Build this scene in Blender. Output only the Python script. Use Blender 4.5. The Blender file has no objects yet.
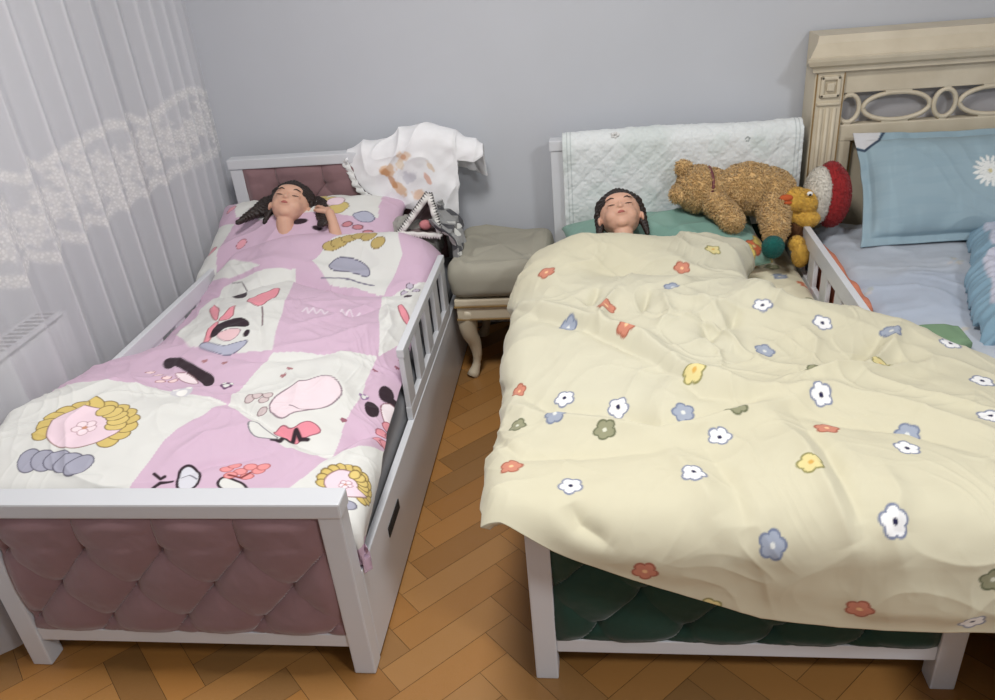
import bpy, bmesh, math, random
import numpy as np
from mathutils import Vector, Matrix
sc = bpy.context.scene
C = bpy.context.collection
PI = math.pi
R = np.random.RandomState(7)
random.seed(7)

# ---------------------------------------------------------------- colours, noise
def lin(c):
    c = np.asarray(c, float) / 255.0
    return np.where(c <= .04045, c / 12.92, ((c + .055) / 1.055) ** 2.4)
def L4(c): return tuple(lin(c)) + (1.0,)
def sm(a, b, x):
    t = np.clip((x - a) / (b - a), 0, 1); return t * t * (3 - 2 * t)
def vn(x, y, seed=0):
    x = np.asarray(x, float); y = np.asarray(y, float)
    xi = np.floor(x).astype(np.int64); yi = np.floor(y).astype(np.int64)
    fx = x - xi; fy = y - yi
    fx = fx * fx * fx * (fx * (fx * 6 - 15) + 10); fy = fy * fy * fy * (fy * (fy * 6 - 15) + 10)
    def h(a, b):
        n = (a * 374761393 + b * 668265263 + seed * 974711) & 0x7fffffff
        n = ((n ^ (n >> 13)) * 1274126177) & 0x7fffffff
        return ((n ^ (n >> 16)) & 0xffff) / 32767.5 - 1
    a = h(xi, yi) * (1 - fx) + h(xi + 1, yi) * fx
    b = h(xi, yi + 1) * (1 - fx) + h(xi + 1, yi + 1) * fx
    return a * (1 - fy) + b * fy
def fbm(x, y, seed=0, o=4):
    r = 0; a = 1.0
    for k in range(o):
        r = r + a * vn(x * 2 ** k, y * 2 ** k, seed + k * 17); a *= .5
    return r
def crease(x, y, seed, sc_=6.0, rot=0.0, an=2.0, warp=.5):
    """sharp-crested cloth wrinkles running mostly along one direction"""
    c, s = math.cos(rot), math.sin(rot)
    u = c * x + s * y; v = -s * x + c * y
    u = u + warp * .12 * vn(x * 5, y * 5, seed + 5); v = v + warp * .12 * vn(x * 5 + 9, y * 5, seed + 6)
    n = vn(u * sc_ / an, v * sc_, seed)
    return (1 - np.abs(n)) ** 3

# ---------------------------------------------------------------- materials
def mat(name, col, rough=.6, noise=0, nscale=20, bump=0, bscale=60, metal=0, attr=None, sheen=0, spec=.5, emit=None, col2=None, stretch=None):
    m = bpy.data.materials.new(name); m.use_nodes = True
    nt = m.node_tree; b = nt.nodes['Principled BSDF']
    b.inputs['Roughness'].default_value = rough
    b.inputs['Metallic'].default_value = metal
    b.inputs['Specular IOR Level'].default_value = spec
    if sheen:
        b.inputs['Sheen Weight'].default_value = sheen
        b.inputs['Sheen Roughness'].default_value = .4
    tc = nt.nodes.new('ShaderNodeTexCoord'); mp = nt.nodes.new('ShaderNodeMapping')
    nt.links.new(tc.outputs['Object'], mp.inputs['Vector'])
    if stretch: mp.inputs['Scale'].default_value = stretch
    src = None
    if attr:
        a = nt.nodes.new('ShaderNodeAttribute'); a.attribute_name = attr; src = a.outputs['Color']
    if noise or src is None:
        n = nt.nodes.new('ShaderNodeTexNoise'); n.inputs['Scale'].default_value = nscale
        n.inputs['Detail'].default_value = 5
        nt.links.new(mp.outputs[0], n.inputs['Vector'])
        if src is None:
            cr = nt.nodes.new('ShaderNodeValToRGB')
            l = lin(col); l2 = lin(col2) if col2 else l * (1 - noise)
            cr.color_ramp.elements[0].position = .3; cr.color_ramp.elements[1].position = .7
            cr.color_ramp.elements[0].color = (*np.clip(l2, 0, 1), 1)
            cr.color_ramp.elements[1].color = (*np.clip(l, 0, 1), 1)
            nt.links.new(n.outputs['Fac'], cr.inputs['Fac']); src = cr.outputs['Color']
    nt.links.new(src, b.inputs['Base Color'])
    if bump:
        n2 = nt.nodes.new('ShaderNodeTexNoise'); n2.inputs['Scale'].default_value = bscale
        n2.inputs['Detail'].default_value = 4
        nt.links.new(mp.outputs[0], n2.inputs['Vector'])
        bp = nt.nodes.new('ShaderNodeBump'); bp.inputs['Strength'].default_value = bump
        bp.inputs['Distance'].default_value = .004
        nt.links.new(n2.outputs['Fac'], bp.inputs['Height']); nt.links.new(bp.outputs[0], b.inputs['Normal'])
    return m

# ---------------------------------------------------------------- object helpers
def link(name, me, m=None, parent=None, smooth=False):
    o = bpy.data.objects.new(name, me); C.objects.link(o)
    if m:
        me.materials.clear(); me.materials.append(m)
    if parent: o.parent = parent
    if smooth:
        me.polygons.foreach_set('use_smooth', [True] * len(me.polygons))
    return o
def tag(o, label=None, cat=None, group=None, kind=None):
    if label: o['label'] = label
    if cat: o['category'] = cat
    if group: o['group'] = group
    if kind: o['kind'] = kind
    return o
def thing(name, label, cat, loc=(0, 0, 0), group=None):
    o = bpy.data.objects.new(name, None); C.objects.link(o); o.empty_display_size = .1
    o.location = loc
    return tag(o, label, cat, group)
def offset(o, parent):
    """keep world coordinates for a part under an empty that has a location"""
    o.matrix_parent_inverse = Matrix.Translation(-Vector(parent.location))
    return o
def bbox(bm, x0, x1, y0, y1, z0, z1, bev=.003, seg=2):
    r = bmesh.ops.create_cube(bm, size=1)
    vs = r['verts']
    for v in vs:
        v.co = Vector(((x0 + x1) / 2 + v.co.x * (x1 - x0), (y0 + y1) / 2 + v.co.y * (y1 - y0), (z0 + z1) / 2 + v.co.z * (z1 - z0)))
    if bev:
        es = list({e for v in vs for e in v.link_edges})
        bmesh.ops.bevel(bm, geom=es, offset=bev, segments=seg, profile=.6, affect='EDGES')
def done(name, bm, m, parent=None, smooth=False):
    me = bpy.data.meshes.new(name); bmesh.ops.recalc_face_normals(bm, faces=bm.faces[:]); bm.to_mesh(me); bm.free()
    o = link(name, me, m, parent, smooth)
    if parent is not None and parent.type == 'EMPTY' and parent.parent is None: offset(o, parent)
    return o
def boxes(name, lst, m, parent=None, bev=.003):
    bm = bmesh.new()
    for b in lst: bbox(bm, *b, bev=bev)
    return done(name, bm, m, parent)
def npmesh(name, V, F, m=None, parent=None, col=None, smooth=True):
    me = bpy.data.meshes.new(name)
    V = np.asarray(V, np.float32); F = np.asarray(F, np.int32)
    k = F.shape[1]
    me.vertices.add(len(V)); me.vertices.foreach_set('co', V.ravel())
    me.loops.add(F.size); me.loops.foreach_set('vertex_index', F.ravel())
    me.polygons.add(len(F)); me.polygons.foreach_set('loop_start', np.arange(0, F.size, k, dtype=np.int32))
    me.update(calc_edges=True); me.validate()
    if col is not None:
        a = me.color_attributes.new('print', 'FLOAT_COLOR', 'POINT')
        cc = np.ones((len(V), 4), np.float32); cc[:, :3] = col
        a.data.foreach_set('color', cc.ravel())
    o = link(name, me, m, parent, smooth)
    if parent is not None and parent.type == 'EMPTY' and parent.parent is None: offset(o, parent)
    return o
def gridF(n, k, close=False):
    i, j = np.meshgrid(np.arange(n - 1), np.arange(k if close else k - 1), indexing='ij')
    j2 = (j + 1) % k
    return np.stack([i * k + j, (i + 1) * k + j, (i + 1) * k + j2, i * k + j2], -1).reshape(-1, 4)
def normals(P):
    a = np.gradient(P, axis=0); b = np.gradient(P, axis=1)
    n = np.cross(a, b); n /= (np.linalg.norm(n, axis=2, keepdims=True) + 1e-9)
    return n
def solid(o, t, off=-1):
    md = o.modifiers.new('thickness', 'SOLIDIFY'); md.thickness = t; md.offset = off; return o
def tube(bm, pts, r, n=8, closed=False):
    pts = [Vector(p) for p in pts]; rings = []; N = len(pts)
    rr = r if isinstance(r, (list, tuple)) else [r] * N
    up = Vector((.1, .2, 1)).normalized()
    for i, p in enumerate(pts):
        a = pts[(i - 1) % N] if (closed or i) else p; b = pts[(i + 1) % N] if (closed or i < N - 1) else p
        d = (b - a).normalized(); s = d.cross(up)
        if s.length < 1e-3: s = d.cross(Vector((1, 0, 0)))
        s.normalize(); t = s.cross(d)
        rings.append([bm.verts.new(p + (s * math.cos(q * 2 * PI / n) + t * math.sin(q * 2 * PI / n)) * rr[i]) for q in range(n)])
    for i in range(N if closed else N - 1):
        A, B = rings[i], rings[(i + 1) % N]
        for q in range(n): bm.faces.new((A[q], A[(q + 1) % n], B[(q + 1) % n], B[q]))
    if not closed:
        bm.faces.new(rings[0][::-1]); bm.faces.new(rings[-1])
def ball(bm, c, r, sx=(1, 1, 1), rot=None, seg=16):
    M = Matrix.Translation(c)
    if rot is not None: M = M @ rot.to_4x4()
    M = M @ Matrix.Diagonal((r * sx[0], r * sx[1], r * sx[2], 1))
    bmesh.ops.create_uvsphere(bm, u_segments=seg, v_segments=max(6, seg * 2 // 3), radius=1, matrix=M)
class Balls:
    """gathers many overlapping spheres quickly, to be fused into one skin"""
    T = {}
    def __init__(s): s.V, s.F, s.n = [], [], 0
    def ball(s, c, r, sx=(1, 1, 1), rot=None, seg=16):
        if seg not in Balls.T:
            bm = bmesh.new(); bmesh.ops.create_uvsphere(bm, u_segments=seg, v_segments=max(6, seg * 2 // 3), radius=1)
            bmesh.ops.triangulate(bm, faces=bm.faces[:]); bm.verts.ensure_lookup_table()
            Balls.T[seg] = (np.array([v.co[:] for v in bm.verts]), np.array([[v.index for v in f.verts] for f in bm.faces])); bm.free()
        V, F = Balls.T[seg]; P = V * (np.array(sx) * r)
        if rot is not None: P = P @ np.array(rot).T
        s.V.append(P + np.array(c)); s.F.append(F + s.n); s.n += len(V)
    def cap(s, a, ra, b, rb, seg=12):
        a = np.array(a, float); b = np.array(b, float); n = max(2, int(np.linalg.norm(b - a) / (min(ra, rb) * .35)) + 1)
        for i in range(n + 1): s.ball(a + (b - a) * i / n, ra + (rb - ra) * i / n, seg=seg)
    def fuse(s, name, voxel, smoothit):
        me = bpy.data.meshes.new('tmp'); V = np.concatenate(s.V).astype(np.float32); F = np.concatenate(s.F).astype(np.int32)
        me.vertices.add(len(V)); me.vertices.foreach_set('co', V.ravel()); me.loops.add(F.size); me.loops.foreach_set('vertex_index', F.ravel())
        me.polygons.add(len(F)); me.polygons.foreach_set('loop_start', np.arange(0, F.size, 3, dtype=np.int32)); me.update(calc_edges=True)
        o = bpy.data.objects.new('tmp', me); C.objects.link(o)
        md = o.modifiers.new('r', 'REMESH'); md.mode = 'VOXEL'; md.voxel_size = voxel
        md = o.modifiers.new('s', 'SMOOTH'); md.factor = .5; md.iterations = smoothit
        dg = bpy.context.evaluated_depsgraph_get(); dg.update()
        me2 = bpy.data.meshes.new_from_object(o.evaluated_get(dg)); bpy.data.objects.remove(o); bpy.data.meshes.remove(me)
        me2.name = name; return me2
def blob(name, shapes, voxel, m, parent=None, smoothit=6, mtx=None):
    """one continuous skin grown round a set of joints: (centre, radius) or (a, ra, b, rb)"""
    B = Balls()
    for s in shapes:
        if len(s) == 2: B.ball(s[0], s[1])
        elif len(s) == 3: B.ball(s[0], s[1], s[2], seg=20)
        else: B.cap(*s)
    me2 = B.fuse(name, voxel, smoothit)
    r = link(name, me2, m, parent, True)
    if parent is not None and parent.type == 'EMPTY' and parent.parent is None: offset(r, parent)
    return r
def curl(o, amp, fr):
    """small curly lumps over the whole skin"""
    me = o.data; n = len(me.vertices); co = np.zeros(n * 3, np.float32); nn = co.copy()
    me.vertices.foreach_get('co', co); me.vertices.foreach_get('normal', nn); co = co.reshape(-1, 3); nn = nn.reshape(-1, 3)
    v = np.abs(vn(co[:, 0] * fr + co[:, 1] * fr * .6, co[:, 2] * fr, 5)) + np.abs(vn(co[:, 0] * fr * .7 + 9, co[:, 1] * fr * .8 + co[:, 2] * fr * .5, 6)) + .6 * np.abs(vn(co[:, 0] * fr * 2, co[:, 2] * fr * 2 + co[:, 1] * fr, 8))
    co += nn * (amp * (v - .8))[:, None]; me.vertices.foreach_set('co', co.ravel()); me.update()
def fur(o, n, ln, w, down=(0, 0, -.3), seed=1):
    """adds n short curly tufts to the object's own mesh"""
    me = o.data; rs = np.random.RandomState(seed)
    me.calc_loop_triangles()
    T = np.array([t.vertices[:] for t in me.loop_triangles]); V = np.array([v.co[:] for v in me.vertices])
    A, B, D = V[T[:, 0]], V[T[:, 1]], V[T[:, 2]]
    nr = np.cross(B - A, D - A); ar = np.linalg.norm(nr, axis=1); nr /= ar[:, None] + 1e-12
    idx = rs.choice(len(T), n, p=ar / ar.sum()); u = rs.rand(n, 1); v = rs.rand(n, 1); f = (u + v) > 1
    u = np.where(f, 1 - u, u); v = np.where(f, 1 - v, v)
    P = A[idx] + u * (B - A)[idx] + v * (D - A)[idx]; N = nr[idx]
    ran = rs.randn(n, 3); t1 = np.cross(N, ran); t1 /= np.linalg.norm(t1, axis=1)[:, None]; t2 = np.cross(N, t1)
    le = ln * (.6 + .8 * rs.rand(n, 1))
    tip = P + N * le * .8 + t1 * le * .6 + np.array(down) * le
    mid = P + N * le * .6
    vs = [P - t2 * w - N * .001, P + t2 * w - N * .001, P + t1 * w * 1.2 - N * .001, mid + t2 * w * .8, mid - t2 * w * .8, mid + t1 * w, tip]
    nv = len(V); allv = np.concatenate([V] + vs)
    k = np.arange(n)
    def ix(q): return nv + q * n + k
    fs = []
    for a, b, c, d in ((0, 1, 3, 4), (1, 2, 5, 3), (2, 0, 4, 5)):
        fs.append(np.stack([ix(a), ix(b), ix(c)], 1)); fs.append(np.stack([ix(a), ix(c), ix(d)], 1))
    for a, b in ((4, 3), (3, 5), (5, 4)): fs.append(np.stack([ix(a), ix(b), ix(6)], 1))
    F = np.concatenate([T] + fs)
    me3 = bpy.data.meshes.new(me.name); mm = me.materials[0]
    me3.vertices.add(len(allv)); me3.vertices.foreach_set('co', allv.astype(np.float32).ravel())
    me3.loops.add(F.size); me3.loops.foreach_set('vertex_index', F.astype(np.int32).ravel())
    me3.polygons.add(len(F)); me3.polygons.foreach_set('loop_start', np.arange(0, F.size, 3, dtype=np.int32))
    me3.update(calc_edges=True); me3.materials.append(mm)
    me3.polygons.foreach_set('use_smooth', [True] * len(me3.polygons))
    o.data = me3
    return o

# ---------------------------------------------------------------- cloth prints (colours laid on cloth coordinates s, t)
class Print:
    def __init__(s, S, T, base):
        s.S, s.T = S, T; s.c = np.ones(S.shape + (3,)) * lin(base)
    def put(s, mask, col, a=1.0):
        k = (np.clip(mask, 0, 1) * a)[..., None]; s.c = s.c * (1 - k) + lin(col) * k
    def loc(s, c, rot, sx=1, sy=1):
        x = s.S - c[0]; y = s.T - c[1]; k, q = math.cos(rot), math.sin(rot)
        return (k * x + q * y) / sx, (-q * x + k * y) / sy
    def poly(s, pts, col, soft=.004, a=1.0, warp=0):
        x = s.S + warp * vn(s.S * 9, s.T * 9, 3); y = s.T + warp * vn(s.S * 9 + 5, s.T * 9, 4)
        s.put(s.inside(x, y, pts), col, a)
    @staticmethod
    def inside(x, y, pts):
        r = np.zeros(x.shape, bool); n = len(pts)
        for i in range(n):
            x0, y0 = pts[i]; x1, y1 = pts[(i + 1) % n]
            if y0 == y1: continue
            c = ((y0 > y) != (y1 > y)) & (x < (x1 - x0) * (y - y0) / (y1 - y0) + x0)
            r ^= c
        return r.astype(float)
    def dist(s, pts, closed=False):
        d = np.full(s.S.shape, 9.0); n = len(pts)
        for i in range(n if closed else n - 1):
            a = np.array(pts[i]); b = np.array(pts[(i + 1) % n]); ab = b - a
            t = np.clip(((s.S - a[0]) * ab[0] + (s.T - a[1]) * ab[1]) / (ab @ ab + 1e-12), 0, 1)
            d = np.minimum(d, np.hypot(s.S - a[0] - t * ab[0], s.T - a[1] - t * ab[1]))
        return d
    def line(s, pts, w, col, a=1.0, closed=False):
        s.put(1 - sm(w * .6, w * 1.3, s.dist(pts, closed)), col, a)
    def shape(s, pts, fill, out=None, w=.003, a=1.0):
        pts = smooth_poly(pts)
        s.put(s.inside(s.S, s.T, pts), fill, a)
        if out is not None: s.line(pts, w, out, closed=True)
    def ell(s, c, rx, ry, rot, fill, out=None, w=.0035, a=1.0):
        x, y = s.loc(c, rot, rx, ry); r = np.hypot(x, y); m = (rx + ry) / 2
        if out is not None: s.put(1 - sm(1 + w / m * .7, 1 + w / m * 1.3, r), out)
        s.put(1 - sm(1 - .002 / m, 1 + .001 / m, r), fill, a)
    def flower(s, c, rad, rot, fill, cen, out, wob=.24):
        x, y = s.loc(c, rot); r = np.hypot(x, y); th = np.arctan2(y, x)
        e = rad * (1 - wob + wob * np.abs(np.cos(2.5 * th)) ** .8 * 1.15)
        s.put(1 - sm(0, .003, r - e - .0018), out); s.put(1 - sm(0, .002, r - e + .0022), fill)
        s.put(1 - sm(rad * .18, rad * .27, r), cen)
    def heart(s, c, rad, rot, fill, out=None):
        x, y = s.loc(c, rot, rad, rad)
        f = (x * x + y * y - .6) ** 3 - x * x * y ** 3 * 1.2
        if out is not None: s.put(1 - sm(.02, .12, f), out); s.put(1 - sm(-.06, -.02, f), fill)
        else: s.put(1 - sm(0, .03, f), fill)
def smooth_poly(p, k=2):
    p = [np.array(q, float) for q in p]
    for _ in range(k):
        q = []
        for i in range(len(p)):
            a, b = p[i], p[(i + 1) % len(p)]; q += [a * .75 + b * .25, a * .25 + b * .75]
        p = q
    return [tuple(a) for a in p]
def folds(S, T, lst):
    """each fold: points, half width, height (negative = valley)"""
    z = np.zeros(S.shape)
    for pts, w, h in lst:
        best = np.full(S.shape, 9.0); par = np.zeros(S.shape); n = len(pts) - 1
        for i in range(n):
            a = np.array(pts[i]); b = np.array(pts[i + 1]); ab = b - a
            t = np.clip(((S - a[0]) * ab[0] + (T - a[1]) * ab[1]) / (ab @ ab), 0, 1)
            d = np.hypot(S - a[0] - t * ab[0], T - a[1] - t * ab[1])
            k = d < best; best = np.where(k, d, best); par = np.where(k, (i + t) / n, par)
        z += h * np.exp(-(best / w) ** 1.5) * (np.sin(PI * np.clip(par, .04, .96)) ** .6)
    return z
def wrap(d, r, amax=1.57):
    d = np.maximum(d, 0); th = np.minimum(d / r, amax)
    e = np.maximum(d - r * amax, 0)
    return r * np.sin(th) + e * math.cos(amax), r * (1 - np.cos(th)) + e * math.sin(amax)

# ================================================================ materials used by several things
M_wall = mat('wall_paint', (199, 202, 208), .75, noise=.03, nscale=3, bump=.05, bscale=300)
M_ceil = mat('ceiling_paint', (225, 225, 224), .85, noise=.02, nscale=3)
M_white = mat('white_lacquer', (212, 214, 218), .35, noise=.02, nscale=8)
M_mauve = mat('mauve_velvet', (140, 108, 111), .8, noise=.10, nscale=14, bump=.12, bscale=500, sheen=.5)
M_green = mat('green_velvet', (16, 58, 46), .8, noise=.12, nscale=14, bump=.12, bscale=500, sheen=.25)
M_cream = mat('cream_lacquer', (214, 203, 180), .45, noise=.09, nscale=9, col2=(200, 188, 164))
M_gold = mat('worn_gold', (150, 122, 78), .45, noise=.15, nscale=30)
M_dark = mat('dark_slot', (30, 26, 24), .9, noise=.1)
M_print = mat('printed_cotton', (255, 255, 255), .85, attr='print', bump=.10, bscale=700, sheen=.15, spec=.25)

# ================================================================ the room
XW, XE, YN, YS, ZC = -1.84, 3.3, 3.14, -1.4, 2.65
st = dict(kind='structure')
def wall(name, b): tag(boxes(name, [b], M_wall, bev=0), kind='structure')
wall('wall_back', (XW - .1, XE + .1, YN, YN + .1, 0, ZC))
wall('wall_left', (XW - .1, XW, YS, YN, 0, ZC))
wall('wall_right', (XE, XE + .1, YS, YN, 0, ZC))
wall('wall_front', (XW - .1, XE + .1, YS - .1, YS, 0, ZC))
tag(boxes('ceiling', [(XW - .1, XE + .1, YS - .1, YN + .1, ZC, ZC + .08)], M_ceil, bev=0), kind='structure')
for n, b in (('baseboard_back', (XW, XE, YN - .016, YN - .0005, .001, .085)), ('baseboard_left', (XW + .0005, XW + .016, YS, YN - .017, .001, .085))):
    tag(boxes(n, [b], M_white, bev=.003), kind='structure')

# herringbone parquet: every stave its own face block in one floor mesh
M_floor = mat('oak_parquet', (0, 0, 0), .38, attr='print', bump=.10, bscale=90, stretch=(1, 1, 1))
def floor():
    w, n = .085, 4; L = w * n
    V, F, Cc = [], [], []
    rs = np.random.RandomState(3)
    def stave(x0, y0, x1, y1):
        c = rs.rand()
        base = np.array([158, 113, 62]) * (.88 + .18 * c) + np.array([8, 0, -8]) * (rs.rand() - .5)
        g = .0006
        pts = [(x0 + g, y0 + g), (x1 - g, y0 + g), (x1 - g, y1 - g), (x0 + g, y1 - g)]
        k, s = math.cos(PI / 4), math.sin(PI / 4)
        P = [(k * a - s * b, s * a + k * b) for a, b in pts]
        cx = sum(p[0] for p in P) / 4; cy = sum(p[1] for p in P) / 4
        if not (XW - .2 < cx < XE + .2 and YS - .2 < cy < YN + .2): return
        i = len(V)
        for (a, b) in P: V.append((min(max(a, XW - .05), XE + .05), min(max(b, YS - .05), YN + .05), 0.0)); Cc.append(lin(base))
        F.append((i, i + 1, i + 2, i + 3))
    for a in range(-75, 95):
        for b in range(-22, 24):
            # horizontal stave then vertical stave of the zigzag
            x = a * w + b * L - 0; y = a * w - b * L
            stave(x, y, x + L, y + w)
            stave(x + 0, y + w, x + w, y + w + L)
    i = len(V)
    for p in ((XW - .05, YS - .05), (XE + .05, YS - .05), (XE + .05, YN + .05), (XW - .05, YN + .05)):
        V.append((p[0], p[1], -.0015)); Cc.append(lin([70, 46, 26]))
    F.append((i, i + 1, i + 2, i + 3))
    o = npmesh('floor', V, F, M_floor, col=np.array(Cc), smooth=False)
    tag(o, kind='structure')
floor()

# ================================================================ padded beds
def tuft_depth(x, z, x0, z0, dx=.19, dz=.21, top=9):
    a = (x - x0) / dx + (z - z0) / dz; b = (x - x0) / dx - (z - z0) / dz
    p = np.abs(np.sin(PI * b)) ** .5 * (.62 + .38 * np.abs(np.sin(PI * a)) ** .6)
    q = np.abs(np.sin(PI * (x - x0) / dx)) ** .42
    t = sm(0, .02, z - z0 - .004)
    return p * (1 - t) + q * t * (.9)
def panel(name, x0, x1, z0, z1, yf, facing, m, bx, bz, parent, thick=.02, buttons=True):
    nx, nz = int((x1 - x0) / .005), int((z1 - z0) / .005)
    X, Z = np.meshgrid(np.linspace(x0, x1, nx), np.linspace(z0, z1, nz), indexing='ij')
    D = tuft_depth(X, Z, bx, bz)
    e = sm(0, .03, np.minimum(np.minimum(X - x0, x1 - X), np.minimum(Z - z0, z1 - Z)))
    D = .004 + (.024 * D) * (.35 + .65 * e) + .0012 * fbm(X * 30, Z * 30, 4)
    bl = []
    for i in range(-3, 12):
        for j in range(0, 8):
            px_ = bx + i * .19 + (.095 if j % 2 else 0); pz = bz - j * .105
            if x0 + .02 < px_ < x1 - .02 and z0 + .02 < pz < z1 - .02:
                bl.append((px_, pz))
                D -= .016 * np.exp(-((X - px_) ** 2 + (Z - pz) ** 2) / .016 ** 2)
                # small gathered pleats running down and up from each button
                for an in (-.35, .05, .4):
                    u = (X - px_) * math.cos(an) - (Z - pz) * math.sin(an); v = (X - px_) * math.sin(an) + (Z - pz) * math.cos(an)
                    D -= .0034 * np.exp(-(u / .003) ** 2) * np.exp(-np.abs(v) / .028)
    Y = yf + facing * (D - .012)
    V = np.stack([X, Y, Z], -1).reshape(-1, 3); F = gridF(nx, nz)
    o = npmesh(name, V, F if facing > 0 else F[:, ::-1], m, parent)
    solid(o, thick * .6, -1)
    if buttons:
        for (a, b) in bl:
            bm = bmesh.new(); ball(bm, Vector((a, yf + facing * -.007, b)), .009, (1, .5, 1), seg=12)
            k = done('button', bm, m, None, True); k.parent = o
    return o
YF0, YF1, YH0, YH1 = 1.250, 1.300, 2.985, 3.035
def guard(name, x, y0, y1, zb, zt, gaps, parent, low=.045, hi=.028):
    """thin rail on upright slats"""
    n = gaps; sw = .072; t = .018
    q = boxes(name, [(x - t / 2 - .002, x + t / 2 + .002, y0, y1, zt - hi, zt), (x - t / 2, x + t / 2, y0, y1, zb, zb + low)], M_white, parent)
    step = (y1 - y0 - sw) / n
    for i in range(n + 1):
        yy = y0 + i * step
        s = boxes('slat', [(x - t / 2 + .001, x + t / 2 - .001, yy + .001, yy + sw - .001, zb + low - .005, zt - hi + .005)], M_white, None)
        s.parent = q
def kid_bed(x0, x1, velvet, label, aisle, bx, hz):
    t = thing('child_bed', label, 'bed', ((x0 + x1) / 2, (YF0 + YH1) / 2, 0), None)
    ZT, ZH = .520, .822
    for nm, ya, yb, zt in (('footboard', YF0, YF1, ZT), ('headboard', YH0, YH1, ZH)):
        for xa in (x0, x1 - .052):
            boxes(nm + '_post', [(xa, xa + .052, ya, yb, .0, zt - .040)], M_white, t, bev=.004)
        boxes(nm + '_top_rail', [(x0 - .004, x1 + .004, ya - .005, yb + .005, zt - .040, zt)], M_white, t, bev=.005)
        boxes(nm + '_bottom_rail', [(x0 + .052, x1 - .052, ya + .005, yb - .005, .085, .125)], M_white, t)
    panel('footboard_panel', x0 + .054, x1 - .054, .125, ZT - .040, YF0 + .014, -1, velvet, bx, .380, t)
    boxes('footboard_back', [(x0 + .054, x1 - .054, YF0 + .022, YF1 - .006, .126, ZT - .041)], velvet, t)
    panel('headboard_panel', x0 + .054, x1 - .054, .3, ZH - .040, YH0 + .014, -1, velvet, hz[0], hz[1], t)
    boxes('headboard_back', [(x0 + .054, x1 - .054, YH0 + .022, YH1 - .006, .126, ZH - .041)], velvet, t)
    for side in ('l', 'r'):
        out = x0 if side == 'l' else x1 - .02
        b = boxes('side_board', [(out, out + .02, YF1, YH0, .008, .282)], M_white, t)
        if side == aisle:
            xo = x1 + .0005 if side == 'r' else x0 - .0035
            s = boxes('drawer_slot', [(xo - .002, xo + .002, 1.52, 1.64, .185, .215)], M_dark, None, bev=.0005)
            s.parent = b
            guard('guard_rail', (x1 - .011) if side == 'r' else (x0 + .011), 1.92, 2.64, .282, .520, 4, t)
        else:
            guard('guard_rail', (x0 + .013) if side == 'l' else (x1 - .011), 1.302, 2.983, .282, .510 if side == 'l' else .525, 10, t, .080, .058)
    boxes('slatted_base', [(x0 + .021, x1 - .021, YF1 + .003, YH0 - .003, .20, .23)], M_white, t)
    return t
LX0, LX1 = -1.445, -.550
RX0, RX1 = -.165, .750
kid_bed(LX0, LX1, M_mauve, 'white-framed child bed with mauve tufted headboard and footboard, beside the lace curtain', 'r', -1.368, (-1.26, .70))
kid_bed(RX0, RX1, M_green, 'white-framed child bed with dark green tufted footboard, under the yellow flowered duvet', 'l', -.02, (-.02, .70))

def mattress(name, x0, x1, y0, y1, z0, z1, m, label, cat, seed, amp=.004, sheet=None, paint=None, r=.035):
    """rounded slab, one continuous skin, slightly rumpled"""
    nx, ny = int((x1 - x0) / .008), int((y1 - y0) / .008)
    u = np.linspace(-1, 1, nx); v = np.linspace(-1, 1, ny)
    X, Y = np.meshgrid((x0 + x1) / 2 + u * (x1 - x0) / 2, (y0 + y1) / 2 + v * (y1 - y0) / 2, indexing='ij')
    e = np.minimum(np.minimum(X - x0, x1 - X), np.minimum(Y - y0, y1 - Y))
    dr = np.where(e < r, r - np.sqrt(np.maximum(r * r - (r - e) ** 2, 0)), 0)
    W = amp * (1.2 * fbm(X * 5, Y * 5, seed) + 1.6 * crease(X, Y, seed + 3, 9, .6, 2.5) + crease(X, Y, seed + 9, 15, -.4, 3))
    Z = z1 - dr + W * sm(0, .05, e)
    top = np.stack([X, Y, Z], -1).reshape(-1, 3); F = gridF(nx, ny)
    bot = np.stack([X, Y, np.full_like(X, z0)], -1).reshape(-1, 3)
    idx = np.arange(nx * ny).reshape(nx, ny)
    loop = np.concatenate([idx[:, 0], idx[-1, 1:], idx[-2::-1, -1], idx[0, -2:0:-1]]); l2 = np.roll(loop, -1)
    side = np.stack([loop, loop + nx * ny, l2 + nx * ny, l2], 1)
    V = np.concatenate([top, bot]); F = np.concatenate([F, F[:, ::-1] + nx * ny, side])
    col = None
    if paint is not None:
        p = Print(X, Y, (255, 255, 255)); paint(p); col = np.concatenate([p.c.reshape(-1, 3)] * 2)
    o = npmesh(name, V, F, m, None, col)
    tag(o, label, cat); return o
M_greysheet = mat('grey_sateen', (118, 120, 126), .45, noise=.1, nscale=10, sheen=.2)
mattress('mattress', LX0 + .025, LX1 - .024, YF1 + .006, YH0 - .006, .232, .385, M_greysheet, 'mattress in a dark grey satin sheet in the mauve child bed', 'mattress', 5)
def sheet_flowers(p):
    p.put(np.ones(p.S.shape), (226, 219, 192))
    for (c, k, a) in (((0.708,2.588), 0, .4), ((0.607,2.482), 1, 1.), ((0.631,2.755), 2, 2.), ((.64, 2.66), 1, .3), ((.45, 2.75), 0, 1.3), ((.70, 2.45), 2, .8)):
        p.flower(c, .024, a, [(214, 130, 92), (150, 160, 178), (150, 152, 118)][k], (240, 232, 200), [(200, 110, 80), (120, 130, 150), (120, 120, 90)][k])
mattress('mattress', RX0 + .024, RX1 - .024, YF1 + .006, YH0 - .006, .232, .375, M_print, 'mattress in a cream flowered sheet in the green child bed, seen beside the teddy bear', 'mattress', 15, paint=sheet_flowers)

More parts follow.
